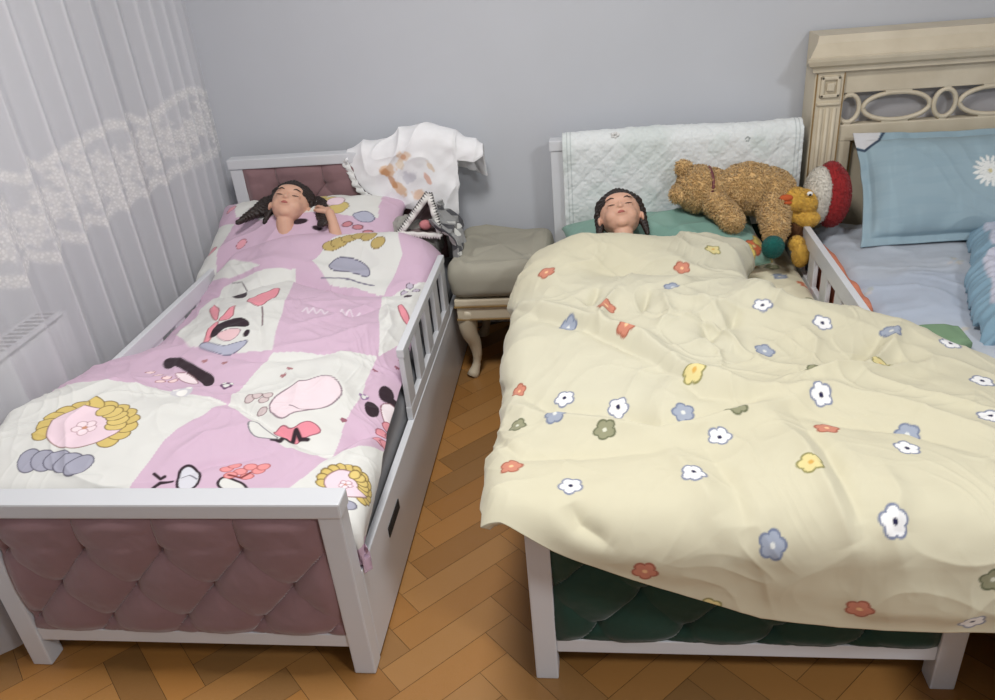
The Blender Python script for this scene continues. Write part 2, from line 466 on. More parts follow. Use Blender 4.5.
# ================================================================ bedside stool with grey cover
def cabriole(bm, x, y, sx, sy, h):
    pts, rr = [], []
    for i in range(19):
        t = i / 18.0
        z = h * (1 - t)
        # knee swells out, ankle tucks in, foot kicks out
        o = .016 * math.sin(PI * min(1, t / .45)) - .020 * math.sin(PI * max(0, (t - .40) / .60)) * (1 if t > .4 else 0) + .022 * max(0, (t - .70) / .30) ** 2
        r = .034 * (1 - t) ** 1.4 + .013 + (.012 * math.exp(-((t - 1.0) / .09) ** 2))
        pts.append((x + sx * o, y + sy * o, z)); rr.append(r)
    tube(bm, pts, rr, 14)
BX0, BX1, BY0, BY1 = -.535, -.180, 2.62, 3.05
t = thing('upholstered_stool', 'cream cabriole-legged stool with crumpled olive-grey covered seat, between the two child beds', 'stool', ((BX0 + BX1) / 2, (BY0 + BY1) / 2, 0))
BX0 = -.530
for sx, xx in ((-1, BX0 + .045), (1, BX1 - .045)):
    for sy, yy in ((-1, BY0 + .05), (1, BY1 - .05)):
        bm = bmesh.new(); cabriole(bm, xx, yy, sx * .55, sy * .55, .285); done('leg', bm, M_cream, t, True)
fr = boxes('seat_frame', [(BX0 + .006, BX1 - .006, BY0 + .006, BY1 - .006, .262, .318), (BX0, BX1, BY0, BY1, .318, .345)], M_cream, t, bev=.006)
g = boxes('gilt_line', [(BX0 - .002, BX1 + .002, BY0 - .002, BY1 + .002, .313, .319), (BX0 + .003, BX1 - .003, BY0 + .003, BY1 - .003, .259, .264)], M_gold, None, bev=.001)
g.parent = fr
M_olive = mat('olive_grey_cotton', (160, 156, 142), .85, noise=.08, nscale=12, bump=.15, bscale=600)
def pad(x0, x1, y0, y1, z0, z1, seed):
    n, k = 90, 110
    A = np.linspace(0, 2 * PI, n, endpoint=False)
    # closed cushion: superellipse rings from underside centre to top centre
    rings = []
    for q in np.linspace(-PI / 2, PI / 2, k):
        c = math.copysign(abs(math.cos(q)) ** .2, math.cos(q)); s = math.copysign(abs(math.sin(q)) ** .75, math.sin(q))
        ca = np.sign(np.cos(A)) * np.abs(np.cos(A)) ** .22; sa = np.sign(np.sin(A)) * np.abs(np.sin(A)) ** .22
        X = (x0 + x1) / 2 + (x1 - x0) / 2 * c * ca; Y = (y0 + y1) / 2 + (y1 - y0) / 2 * c * sa
        Z = np.full(n, (z0 + z1) / 2 + (z1 - z0) / 2 * s)
        rings.append(np.stack([X, Y, Z], -1))
    P = np.array(rings)
    up = sm((z0 + z1) / 2 - .03, z1, P[..., 2])
    P[..., 2] += up * (.006 * fbm(P[..., 0] * 7, P[..., 1] * 7, seed) + .028 * crease(P[..., 0], P[..., 1], seed + 1, 8, .5, 1.8, 1) + .012 * crease(P[..., 0], P[..., 1], seed + 2, 17, -.3, 2))
    sd = (1 - up) * .008
    P[..., 0] += sd * crease(P[..., 1] * 1, P[..., 2] * 1.6, seed + 4, 14, 0, 2)
    P[..., 1] -= sd * crease(P[..., 0] * 1, P[..., 2] * 1.6, seed + 5, 14, 1.4, 2)
    return P.reshape(-1, 3), gridF(k, n, True)
V, F = pad(BX0 - .022, BX1 + .01, BY0 - .014, BY1 + .01, .345, .462, 31)
npmesh('seat_cushion', V, F, M_olive, t)

# ================================================================ radiator and curtain
M_rad = mat('radiator_enamel', (205, 205, 208), .4, noise=.02)
t = thing('radiator', 'white panel radiator seen through the lace curtain beside the mauve bed', 'radiator', (-1.65, 1.5, 0))
RXF, RXB = -1.60, -1.70
def radfront():
    n, k = 300, 20
    Y, Z = np.meshgrid(np.linspace(1.02, 2.0, n), np.linspace(.12, .62, k), indexing='ij')
    X = RXF - .006 + .005 * np.sin(Y * 2 * PI / .05)
    V = np.stack([X, Y, Z], -1).reshape(-1, 3)
    return V, gridF(n, k)
V, F = radfront(); o = npmesh('front_panel', V, F, M_rad, t); solid(o, .006, -1)
bm = bmesh.new()
bbox(bm, RXB, RXF, 2.0, 2.012, .11, .635); done('side_cheek', bm, M_rad, t)
boxes('side_cheek', [(RXB, RXF, 1.008, 1.02, .11, .635)], M_rad, t)
boxes('top_grille', [(RXB, RXF, 1.02, 2.0, .632, .638)] , M_rad, t, bev=.001)
bm = bmesh.new()
for i in range(38):
    y = 1.035 + i * .0255; bbox(bm, RXB + .02, RXF - .02, y, y + .012, .6375, .6392, bev=0)
done('grille_slots', bm, M_dark, t)
boxes('back_panel', [(RXB - .004, RXB + .004, 1.02, 2.0, .12, .62)], M_rad, t)
boxes('wall_bracket', [(XW + .001, RXB, 1.2, 1.23, .2, .5)], M_rad, t)
boxes('wall_bracket', [(XW + .001, RXB, 1.8, 1.83, .2, .5)], M_rad, t)
bm = bmesh.new(); tube(bm, [(RXB + .05, 2.0, .17), (RXB + .05, 2.06, .17), (RXB + .05, 2.08, .15), (RXB + .05, 2.08, .001)], .011, 10); done('supply_pipe', bm, M_rad, t, True)

def curtain_mat():
    m = bpy.data.materials.new('lace_voile'); m.use_nodes = True; nt = m.node_tree; nt.nodes.clear()
    N = nt.nodes.new; out = N('ShaderNodeOutputMaterial'); tr = N('ShaderNodeBsdfTransparent')
    df = N('ShaderNodeBsdfDiffuse'); tl = N('ShaderNodeBsdfTranslucent'); a = N('ShaderNodeAttribute'); a.attribute_name = 'lace'
    cm = N('ShaderNodeMix'); cm.data_type = 'RGBA'; cm.inputs[6].default_value = L4((246, 246, 250)); cm.inputs[7].default_value = L4((252, 250, 248))
    nt.links.new(a.outputs['Fac'], cm.inputs[0]); nt.links.new(cm.outputs[2], df.inputs['Color']); tl.inputs['Color'].default_value = L4((240, 240, 244))
    mx = N('ShaderNodeMixShader'); mx.inputs[0].default_value = .35
    nt.links.new(df.outputs[0], mx.inputs[1]); nt.links.new(tl.outputs[0], mx.inputs[2])
    tc = N('ShaderNodeTexCoord'); vo = N('ShaderNodeTexVoronoi'); vo.inputs['Scale'].default_value = 105; vo.feature = 'F1'
    nt.links.new(tc.outputs['Object'], vo.inputs['Vector'])
    cr = N('ShaderNodeValToRGB'); cr.color_ramp.elements[0].position = .25; cr.color_ramp.elements[1].position = .6
    cr.color_ramp.elements[0].color = (1, 1, 1, 1); cr.color_ramp.elements[1].color = (.45, .45, .45, 1)
    nt.links.new(vo.outputs['Distance'], cr.inputs[0])
    mul = N('ShaderNodeMath'); mul.operation = 'MULTIPLY'
    nt.links.new(a.outputs['Fac'], mul.inputs[0]); nt.links.new(cr.outputs[0], mul.inputs[1])
    mr = N('ShaderNodeMapRange'); mr.inputs['To Min'].default_value = CURT_A; mr.inputs['To Max'].default_value = .93
    nt.links.new(mul.outputs[0], mr.inputs['Value'])
    m2 = N('ShaderNodeMixShader'); nt.links.new(mr.outputs[0], m2.inputs[0])
    nt.links.new(tr.outputs[0], m2.inputs[1]); nt.links.new(mx.outputs[0], m2.inputs[2]); nt.links.new(m2.outputs[0], out.inputs[0])
    return m
CURT_A = .56
def curtain():
    n, k = 620, 380
    yv = np.linspace(3.125, .55, n); zv = np.linspace(.015, 2.60, k)
    Y, Z = np.meshgrid(yv, zv, indexing='ij')
    # irregular pleats: centres follow the folds seen in the photo, then go on at the same spacing
    cs = [3.10, 3.04, 2.955, 2.86, 2.758, 2.63, 2.49, 2.36, 2.23, 2.10, 1.96, 1.80, 1.63, 1.47, 1.30, 1.12, .95, .78, .6, .42]
    ph = np.interp(-yv, [-c for c in cs], np.arange(len(cs)))
    PH = ph[:, None] + .10 * vn(Y * 3, Z * .8, 2)
    w = .5 + .5 * np.cos(2 * PI * PH)
    amp = np.interp(-yv, [-3.1, -2.4, -1.2], [.030, .045, .055])[:, None]
    X = -1.560 + 1.15 * amp * (w ** 1.1) * (.75 + .25 * vn(Y * 2, Z * .7, 8)) + .006 * np.sin(2 * PI * PH * 2 + 1)
    # cloth is pushed out where the bedding leans against it
    X = np.where(X > -1.50, -1.50 + (X + 1.50) * .3, X)
    zt = Z; y_ = ph * .16                                                   # flat cloth coordinate along the width
    U = np.repeat((ph * .19)[:, None], k, 1)
    sc1 = np.abs(np.sin(PI * U / .16)); top = 1.055 + .035 * sc1; bot = .862 - .04 * np.abs(np.sin(PI * U / .2 + .4))
    band = np.exp(-((Z - top) / .017) ** 4) + np.exp(-((Z - bot) / .019) ** 4)
    inner = ((Z > bot) & (Z < top)).astype(float)
    fl = np.zeros_like(Z)
    rs = np.random.RandomState(5)
    for c in np.arange(0, 3.6, .17):
        for rr_, th in [(0, 0)] + [(.045, a_) for a_ in np.linspace(0, 2 * PI, 6)[:-1]] + [(.075, a_) for a_ in np.linspace(.3, 2 * PI + .3, 8)[:-1]]:
            cu = c + rr_ * math.cos(th) * 1.1; cz = .955 + rr_ * math.sin(th) * .9 + .02 * math.sin(c * 9)
            r = np.hypot(U - cu, Z - cz); a = np.arctan2(Z - cz, U - cu)
            fl = np.maximum(fl, 1 - sm(.016, .030, r * (1 + .25 * np.cos(5 * a + cu * 9))))
    lace = np.clip(band + inner * fl * .9 + inner * .12, 0, 1) * (.75 + .25 * (vn(U * 160, Z * 160, 6) > -.2))
    # small scattered sprigs below the band
    V = np.stack([X, Y, Z], -1).reshape(-1, 3)
    o = npmesh('lace_curtain', V, gridF(n, k), curtain_mat())
    a = o.data.attributes.new('lace', 'FLOAT', 'POINT'); a.data.foreach_set('value', lace.astype(np.float32).ravel())
    tag(o, 'sheer white curtain with a wide lace band hanging along the left side', 'curtain')
curtain()

# ================================================================ large double bed on the right
HB = thing('double_bed', 'large bed with carved cream headboard and fluted post at the right', 'bed', (1.62, 2.0, 0))
bx0, bx1 = .775, 2.46
y0, y1 = 2.985, 3.125
q = boxes('headboard_post', [(bx0, bx0 + .105, y0, y1, 0, 1.005)], M_cream, HB, bev=.006)
boxes('headboard_post', [(bx1 - .105, bx1, y0, y1, 0, 1.005)], M_cream, HB, bev=.006)
for xa in (bx0, bx1 - .105):
    bm = bmesh.new()
    for i in range(3):
        cx = xa + .030 + i * .023
        tube(bm, [(cx, y0 - .001, .46), (cx, y0 - .001, .88)], .0075, 8)
    bbox(bm, xa + .013, xa + .092, y0 - .008, y0 + .01, .89, .900); bbox(bm, xa + .013, xa + .092, y0 - .008, y0 + .01, .44, .452)
    done('fluting', bm, M_cream, HB, True)
    bm = bmesh.new()
    z0_, z1_ = .918, .990; xa_, xb_ = xa + .020, xa + .086
    for b in ((xa_, xb_, z0_, z0_ + .012), (xa_, xb_, z1_ - .012, z1_), (xa_, xa_ + .012, z0_, z1_), (xb_ - .012, xb_, z0_, z1_)): bbox(bm, b[0], b[1], y0 - .010, y0 + .002, b[2], b[3], bev=.003)
    bbox(bm, xa_ + .020, xb_ - .020, y0 - .012, y0 + .002, z0_ + .022, z1_ - .022, bev=.004)
    done('square_rosette', bm, M_cream, HB)
    boxes('post_edge_line', [(xa + .004, xa + .009, y0 - .003, y0 + .002, .2, 1.0), (xa + .097, xa + .101, y0 - .003, y0 + .002, .2, 1.0)], M_gold, HB, bev=.001)
boxes('headboard_top_beam', [(bx0 + .105, bx1 - .105, y0 + .012, y1 - .01, .925, 1.005)], M_cream, HB, bev=.004)
boxes('headboard_middle_beam', [(bx0 + .105, bx1 - .105, y0 + .012, y1 - .01, .755, .815)], M_cream, HB, bev=.004)
# stepped cornice
prof = [(.000, 1.005), (-.012, 1.006), (-.014, 1.020), (-.030, 1.030), (-.038, 1.046), (-.040, 1.056), (-.030, 1.060), (-.006, 1.100), (.0, 1.125), (.14, 1.125), (.14, 1.005)]
bm = bmesh.new(); A = []
for x_, ox in ((bx0, -1), (bx1, 1)):
    A.append([bm.verts.new((x_ + ox * max(0, -p[0]), y0 + p[0], p[1])) for p in prof])
for i in range(len(prof)): bm.faces.new((A[0][i], A[0][(i + 1) % len(prof)], A[1][(i + 1) % len(prof)], A[1][i]))
bm.faces.new(A[0]); bm.faces.new(A[1][::-1]); done('cornice', bm, M_cream, HB)
M_felt = mat('grey_backing', (170, 168, 170), .9, noise=.08, nscale=14)
boxes('lattice_backing', [(bx0 + .106, bx1 - .106, y0 + .055, y0 + .06, .80, .94)], M_felt, HB, bev=0)
# pierced lattice of ovals and crossing ribbons
bm = bmesh.new(); zc = .870; hh = .058
def oval(cx, rx, rz, r=.0065):
    tube(bm, [(cx + rx * math.cos(a), y0 + .020, zc + rz * math.sin(a)) for a in np.linspace(0, 2 * PI, 40)[:-1]], r, 8, True)
cx = bx0 + .130
k = 0
while cx < bx1 - .12:
    oval(cx, .036, .048, .0085)
    big = cx + .162
    if big + .1 < bx1 - .1: oval(big, .112, .048, .0085)
    for xx in (cx, big):
        for z_ in (1, -1):
            wd = .012 if xx == cx else .045
            if bx0 + .105 + wd < xx < bx1 - .105 - wd: bbox(bm, xx - wd, xx + wd, y0 + .013, y0 + .028, zc + z_ * .050 - .010, zc + z_ * .050 + .010, bev=.002)
    cx += .324
done('carved_lattice', bm, M_cream, HB, True)
# recessed lower panel with stepped frame
boxes('inner_frame', [(bx0 + .105, bx0 + .150, y0 + .014, y1 - .02, .2, .756)], M_cream, HB, bev=.004)
boxes('inner_frame', [(bx1 - .150, bx1 - .105, y0 + .014, y1 - .02, .2, .756)], M_cream, HB, bev=.004)
boxes('panel_moulding', [(bx0 + .150, bx0 + .163, y0 + .030, y1 - .02, .2, .755), (bx1 - .163, bx1 - .150, y0 + .03, y1 - .02, .2, .755), (bx0 + .150, bx1 - .150, y0 + .03, y1 - .02, .742, .756)], M_gold, HB, bev=.004)
boxes('recessed_panel', [(bx0 + .161, bx1 - .161, y0 + .05, y1 - .03, .2, .745)], M_cream, HB, bev=0)
boxes('side_rail', [(bx0 + .035, bx0 + .065, .98, y0, .16, .34)], M_cream, HB)
boxes('side_rail', [(bx1 - .065, bx1 - .035, .98, y0, .16, .34)], M_cream, HB)
boxes('foot_rail', [(bx0 + .035, bx1 - .035, .93, .98, .08, .42)], M_cream, HB)
boxes('bed_base', [(bx0 + .066, bx1 - .066, .985, y0 - .001, .20, .26)], M_cream, HB)
def big_print(p):
    p.put(np.ones(p.S.shape), (182, 189, 199))
    p.put(sm(.2, .7, fbm(p.S * 2.2, p.T * 2.2, 44, 2)), (170, 182, 202), .5)
    rs = np.random.RandomState(3)
    for c in [(1.161,2.542), (0.820,2.364), (1.000,2.084), (1.5, 2.3), (1.8, 2.6), (1.3, 1.6), (1.9, 1.9)]:
        for k_ in range(6):
            q_ = (c[0] + rs.uniform(-.03, .03), c[1] + rs.uniform(-.03, .03))
            p.ell(q_, .012, .007, rs.rand() * 3, [(196, 188, 172), (172, 176, 168), (200, 196, 196)][k_ % 3], a=.7)
mattress('sheeted_mattress', bx0 + .03, bx1 - .03, .985, y0 - .004, .262, .452, M_print, 'mattress in a pale blue-grey sheet on the large bed', 'mattress', 25, amp=.0065, paint=big_print, r=.06)

# ================================================================ duvets
def duvet(name, nS, nT, sL, sR, tF, tB, XL, XR, YF, YB, rx, rF, rB, Htop, foldf, paint, label, thick=.022, seed=1, amp=1.0, cut=None):
    u = np.linspace(0, 1, nS); v = np.linspace(0, 1, nT)
    Un, Vn = np.meshgrid(u, v, indexing='ij')
    T0 = tF(.5) * 0 + Vn
    # two passes so that the side limits can follow t and the end limits can follow s
    T = -1 + 0 * Un
    S = sL(1.9) + (sR(1.9) - sL(1.9)) * Un
    for _ in range(4):
        T = np.where(Vn < .62, tF(S) + (1.78 - tF(S)) * Vn / .62, 1.78 + (tB(S) - 1.78) * (Vn - .62) / .38)
        S = sL(T) + (sR(T) - sL(T)) * Un
    xl, xr = XL(T), XR(T); yf, yb = YF(S), YB(S)
    ox1, dz1 = wrap(xl - S, rx); ox2, dz2 = wrap(S - xr, rx)
    oy1, dz3 = wrap(yf - T, rF); oy2, dz4 = wrap(T - yb, rB)
    X = np.clip(S, xl, xr) - ox1 + ox2; Y = np.clip(T, yf, yb) - oy1 + oy2
    Z = Htop(X, Y) - dz1 - dz2 - dz3 - dz4
    keep = None
    if cut is not None:
        out = Print.inside(S, T, cut + [(1.5, 3.0)]) > .5
        pc = Print.__new__(Print); pc.S, pc.T = S, T; e = np.where(out, 0, pc.dist(cut)); q_ = 1 - np.clip(e / .06, 0, 1)
        Z = Z - np.interp(S, [.45, .70, .80, 1.3], [.115, .05, .03, .03]) * (1 - np.sqrt(1 - np.minimum(q_, .999) ** 2))
        keep = ~out
    P = np.stack([X, Y, Z], -1); N = normals(P)
    if N[nS // 2, nT // 2, 2] < 0: N = -N
    D = 1.4 * foldf(S, T) + amp * wrinkle(S, T, seed)
    ed = np.minimum(np.minimum(S - S[:1], S[-1:] - S), np.minimum(T - T[:, :1], T[:, -1:] - T)); D *= .25 + .75 * sm(0, .07, ed)
    P = P + N * D[..., None]
    pr = Print(S, T, (230, 224, 190)); paint(pr)
    F = gridF(nS, nT); V_, C_ = P.reshape(-1, 3), pr.c.reshape(-1, 3)
    if keep is not None:
        F = F[keep.ravel()[F].all(1)]; used = np.unique(F); re_ = np.zeros(len(V_), int); re_[used] = np.arange(len(used)); F = re_[F]; V_, C_ = V_[used], C_[used]
    o = npmesh(name, V_, F, M_print, None, col=C_)
    n0 = o.data.polygons[len(F) // 3].normal
    if n0.z < 0: o.data.flip_normals()
    solid(o, thick, -1); tag(o, label, 'duvet')
    return o
def wrinkle(S, T, seed):
    m = .35 + .65 * sm(-.3, .6, vn(S * 3.1, T * 3.1, seed + 40)); nr = .45 + .55 * sm(1.25, 1.7, T)
    return (.020 * fbm(S * 2.6, T * 2.6, seed, 2) + m * nr * (.016 * crease(S, T, seed + 1, 4.5, .5, 1.9, 1.2) + .012 * crease(S, T, seed + 2, 6.5, -.6, 2.0, 1.2)
            + .0050 * crease(S, T, seed + 3, 13, .2, 2.2, 1) + .0022 * crease(S, T, seed + 4, 24, 1.2, 2, 1)) + .0030 * crease(S + .3 * T, T, seed + 8, 17, 1.9, 3, 1.5) * sm(-.2, .5, vn(S * 4, T * 4, seed + 60)) + .0016 * fbm(S * 16, T * 16, seed + 7, 2))
def bump2(x, y, cx, cy, rx, ry, h, rot=0):
    c, s = math.cos(rot), math.sin(rot); a = (c * (x - cx) + s * (y - cy)) / rx; b = (-s * (x - cx) + c * (y - cy)) / ry
    return h * np.exp(-(a * a + b * b))
I = lambda xs, ys: (lambda q: np.interp(q, xs, ys))

# ---- yellow flowered duvet
def yH(x, y):
    z = .545 + 0 * x
    z += bump2(x, y, .20, 2.20, .30, .22, .030) + bump2(x, y, .12, 2.46, .26, .12, .075) + bump2(x, y, -.12, 2.36, .12, .16, .04)
    z += bump2(x, y, .52, 2.02, .28, .13, .045) + bump2(x, y, .12, 1.60, .30, .25, .035) + bump2(x, y, .35, 1.30, .35, .12, .02)
    z -= bump2(x, y, .10, 2.28, .14, .05, .03) + bump2(x, y, .55, 1.75, .35, .10, .018)
    z -= .055 * sm(.80, 1.05, x) * sm(1.2, 1.6, y)
    z -= .03 * sm(.9, 1.2, x)
    return z
def yFold(S, T):
    L = [
     ([(-0.349,2.360),(-0.239,2.124),(-0.064,1.972),(0.104,1.821),(0.208,1.630),(0.325,1.577),(0.447,1.573)], .035, .028),
     ([(-0.340,2.258),(-0.166,2.011),(-0.023,1.894),(0.123,1.732),(0.224,1.558),(0.330,1.537)], .022, -.016),
     ([(-0.303,1.767),(-0.117,1.564),(0.043,1.529),(0.126,1.451),(0.212,1.472),(0.380,1.566)], .028, -.020),
     ([(-0.296,1.649),(-0.093,1.505),(0.083,1.432),(0.187,1.436),(0.345,1.504),(0.515,1.589)], .030, .022),
     ([(0.378,1.975),(0.343,1.900),(0.257,1.834)], .02, -.016),
     ([(0.778,1.934),(0.730,1.838),(0.641,1.726),(0.507,1.642)], .022, .020),
     ([(0.727,1.897),(0.673,1.812),(0.597,1.715),(0.468,1.669)], .018, -.014),
     ([(0.381,1.575),(0.514,1.580),(0.647,1.530),(0.741,1.452),(0.815,1.399)], .026, .020),
     ([(0.411,1.513),(0.527,1.472),(0.639,1.445),(0.750,1.337)], .024, -.014),
     ([(0.372,1.476),(0.398,1.361),(0.411,1.238),(0.430,1.179),(0.447,1.136)], .022, .014),
     ([(0.420,1.499),(0.444,1.354),(0.452,1.234),(0.464,1.163)], .018, -.012),
     ([(0.202,1.392),(0.234,1.291),(0.257,1.215),(0.260,1.161)], .026, -.012),
     ([(0.121,1.396),(0.171,1.280),(0.215,1.178)], .024, .010),
     ([(-0.066,1.213),(-0.045,1.172),(0.012,1.136)], .020, -.014),
     ([(0.534,1.298),(0.537,1.218),(0.510,1.163),(0.535,1.109)], .022, .010),
     ([(0.063,2.099),(0.018,2.006),(0.002,1.879)], .014, .016), ([(0.006,2.125),(-0.029,2.023)], .014, -.016), ([(0.145,2.082),(0.114,1.964)], .014, -.016), ([(0.180,2.064),(0.196,1.933),(0.145,1.863)], .014, .014),
     ([(0.257,2.054),(0.320,1.934),(0.346,1.838)], .018, .012), ([(0.269,1.940),(0.285,1.813)], .014, -.012),
     ([(-0.265,1.489),(-0.174,1.369),(-0.004,1.364),(0.160,1.370)], .020, -.010),
     ([(0.517,1.893),(0.543,1.838),(0.502,1.706)], .016, .010),
    ]
    return folds(S, T, L)
BLUE, OR_, WH, YL, OL = (158, 166, 182), (202, 134, 112), (236, 236, 236), (222, 208, 148), (146, 146, 118)
def yPaint(p):
    B = np.array((205, 201, 179)); p.put(np.ones(p.S.shape), B)
    p.put(sm(-.3, .8, fbm(p.S * 1.6, p.T * 1.6, 12, 2)), (206, 199, 170), .5)
    spec = {'b': (BLUE, (216, 218, 214), (112, 122, 146)), 'o': (OR_, (240, 196, 150), (160, 92, 72)), 'w': (WH, (38, 36, 70), (120, 128, 152)), 'y': (YL, (214, 170, 90), (138, 134, 84)), 'g': (OL, (214, 214, 196), (100, 104, 78))}
    rs = np.random.RandomState(11)
    for k, c in YFLOWERS:
        f, ce, ou = spec[k]; p.flower(c, .0225, rs.rand() * 6, f, ce, ou)
YFLOWERS = [('b', [(-0.083,1.940)][0]), ('b', [(0.212,2.091)][0]), ('b', [(-0.104,1.510)][0]), ('b', [(0.180,1.496)][0]), ('b', [(0.409,1.794)][0]), ('b', [(0.737,1.878)][0]), ('b', [(0.306,1.139)][0]), ('b', [(0.636,1.447)][0]),
 ('o', [(0.072,1.848)][0]), ('o', [(-0.212,1.673)][0]), ('o', [(-0.150,2.242)][0]), ('o', [(0.260,2.313)][0]), ('o', [(0.025,1.999)][0]), ('o', [(0.469,1.438)][0]), ('o', (.075, 1.085)), ('o', (.475, .995)), ('o', [(-0.190,1.334)][0]), ('o', (.70, 2.02)),
 ('w', [(-0.087,1.601)][0]), ('w', [(0.038,1.552)][0]), ('w', [(-0.063,1.253)][0]), ('w', [(0.177,1.270)][0]), ('w', [(0.432,1.958)][0]), ('w', [(0.575,1.908)][0]), ('w', [(0.484,1.553)][0]), ('w', [(0.873,1.852)][0]), ('w', [(0.867,1.658)][0]), ('w', [(0.813,1.491)][0]), ('w', [(0.602,1.360)][0]), ('w', [(0.518,1.175)][0]), ('w', [(0.245,1.403)][0]),
 ('y', [(0.214,1.617)][0]), ('y', [(0.396,1.282)][0]), ('y', [(0.670,1.729)][0]), ('y', [(0.368,2.429)][0]),
 ('g', [(0.007,1.435)][0]), ('g', [(0.288,1.488)][0]), ('g', [(0.507,1.683)][0]), ('g', [(0.521,2.465)][0]), ('g', [(-0.197,1.506)][0]), ('g', [(0.694,1.079)][0]),
 ('g', (.75, 1.2)), ('o', (.9, 1.55)), ('w', (1.1, 1.3)), ('b', (1.0, 1.7)), ('y', (.2, .98)), ('w', (.68, .97)), ('b', (.0, 1.02))]
YCUT = [(.515, 3.0), (.515, 2.55), (.490, 2.44), (.478, 2.20), (.490, 2.06), (.54, 2.03), (.70, 2.04), (.80, 1.975), (.90, 1.89), (1.0, 1.86), (1.5, 1.85)]
duvet('duvet', 520, 600,
      I([.9, 1.22, 1.32, 1.5, 1.7, 3], [-.245, -.25, -.30, -.36, -.43, -.43]), lambda t: 1.22 + 0 * t,
      I([-.45, -.2, -.1, 0, .18, .30, .45, 1.2], [1.235, 1.180, 1.125, 1.08, 1.00, .95, .93, .93]),
      I([-.45, -.12, -.05, .04, .22, .30, .36, .46, .52, 1.3], [2.50, 2.58, 2.58, 2.56, 2.60, 2.66, 2.68, 2.64, 2.62, 2.62]),
      lambda t: -.178 + 0 * t, lambda t: 1.16 + 0 * t, lambda s: 1.235 + 0 * s,
      I([-.45, -.12, -.05, .04, .22, .30, .36, .46, .52, 1.3], [2.43, 2.51, 2.51, 2.49, 2.53, 2.59, 2.61, 2.57, 2.55, 2.55]),
      .080, .085, .06, yH, yFold, yPaint, 'cream yellow duvet printed with small blue, orange and white flowers', seed=51, amp=1.25, cut=YCUT)

# ---- pink and white duvet
def lH(x, y):
    z = .475 + 0 * x
    z += bump2(x, y, -1.08, 2.15, .24, .55, .080) + bump2(x, y, -1.42, 1.60, .22, .22, .085) + bump2(x, y, -1.15, 1.45, .35, .14, .03)
    z += bump2(x, y, -1.05, 2.67, .42, .11, .105) + bump2(x, y, -.70, 2.64, .10, .12, .04)
    z += bump2(x, y, -1.14, 2.52, .16, .10, .015)
    z -= .06 * sm(-.75, -.58, x) * (1 - sm(1.9, 2.3, y)) 
    z -= .035 * (1 - sm(-1.43, -1.32, x)) * sm(1.9, 2.05, y)
    return z
def lFold(S, T):
    L = [
     ([(-1.413,2.446),(-1.218,2.374),(-1.067,2.470),(-0.834,2.384),(-0.670,2.413),(-0.577,2.498)], .024, -.022),
     ([(-1.462,2.593),(-1.290,2.555),(-1.049,2.534),(-0.867,2.507),(-0.624,2.551)], .030, .012),
     ([(-1.353,2.043),(-1.116,1.910),(-0.953,1.866),(-0.823,1.905),(-0.683,2.029)], .018, -.010), ([(-0.943,1.920),(-0.796,2.009),(-0.678,2.144),(-0.623,2.351)], .016, .010),
     ([(-1.194,1.694),(-1.050,1.681),(-0.936,1.667),(-0.735,1.538),(-0.658,1.511)], .020, -.014),
     ([(-0.897,1.866),(-0.809,1.763),(-0.790,1.623)], .018, .008), ([(-0.653,1.498),(-0.614,1.619),(-0.532,1.731)], .018, -.012), ([(-0.693,1.401),(-0.622,1.550),(-0.530,1.664)], .02, .012),
     ([(-1.017,1.385),(-0.968,1.498),(-0.862,1.611)], .016, .008), ([(-1.020,1.335),(-0.911,1.422),(-0.790,1.485)], .014, -.008),
     ([(-0.960,2.250),(-0.784,2.192),(-0.656,2.348)], .014, -.009), ([(-0.927,2.053),(-0.835,2.147),(-0.740,2.304)], .012, .008),
     ([(-1.214,2.282),(-1.007,2.023),(-0.965,1.915)], .014, -.007), ([(-0.707,2.348),(-0.643,2.154),(-0.669,1.994)], .014, .010),
    ]
    return folds(S, T, L)
PK, WT, DK, GY, GLD, SKN, SAL = (208, 180, 200), (220, 220, 216), (52, 38, 46), (168, 168, 184), (214, 190, 116), (236, 212, 222), (232, 150, 162)
def motif_cloudflower(p, c, s, rot, ringcol=GLD):
    """pale disc inside a scalloped golden garland, blue-grey leaves under it"""
    k, q = math.cos(rot), math.sin(rot)
    def W(a, b): return (c[0] + s * (k * a - q * b), c[1] + s * (q * a + k * b))
    for a in (-.9, -.45, 0, .4, .8): p.ell(W(a * .8, -1.15 - .1 * abs(a)), .34 * s, .26 * s, rot + a, GY, (90, 88, 104), w=.0022)
    for a in np.linspace(-.5, PI + .5, 13): p.ell(W(1.02 * math.cos(a), .86 * math.sin(a)), .27 * s, .24 * s, rot + a, ringcol, (120, 100, 60), w=.0022)
    p.ell(c, .95 * s, .80 * s, rot, SKN, (140, 110, 100), w=.0025)
    for a in np.linspace(.2, 1.5, 5): p.ell(W(.75 * math.cos(a), .72 * math.sin(a)), .25 * s, .20 * s, rot + a, (222, 198, 124), (120, 100, 60), w=.0022)
    for a in range(5): p.ell(W(.18 * math.cos(a * 1.257), -.05 + .18 * math.sin(a * 1.257)), .12 * s, .12 * s, 0, (244, 224, 230), (170, 130, 140), w=.0016)
    p.ell(W(0, -.05), .07 * s, .07 * s, 0, (206, 150, 120))
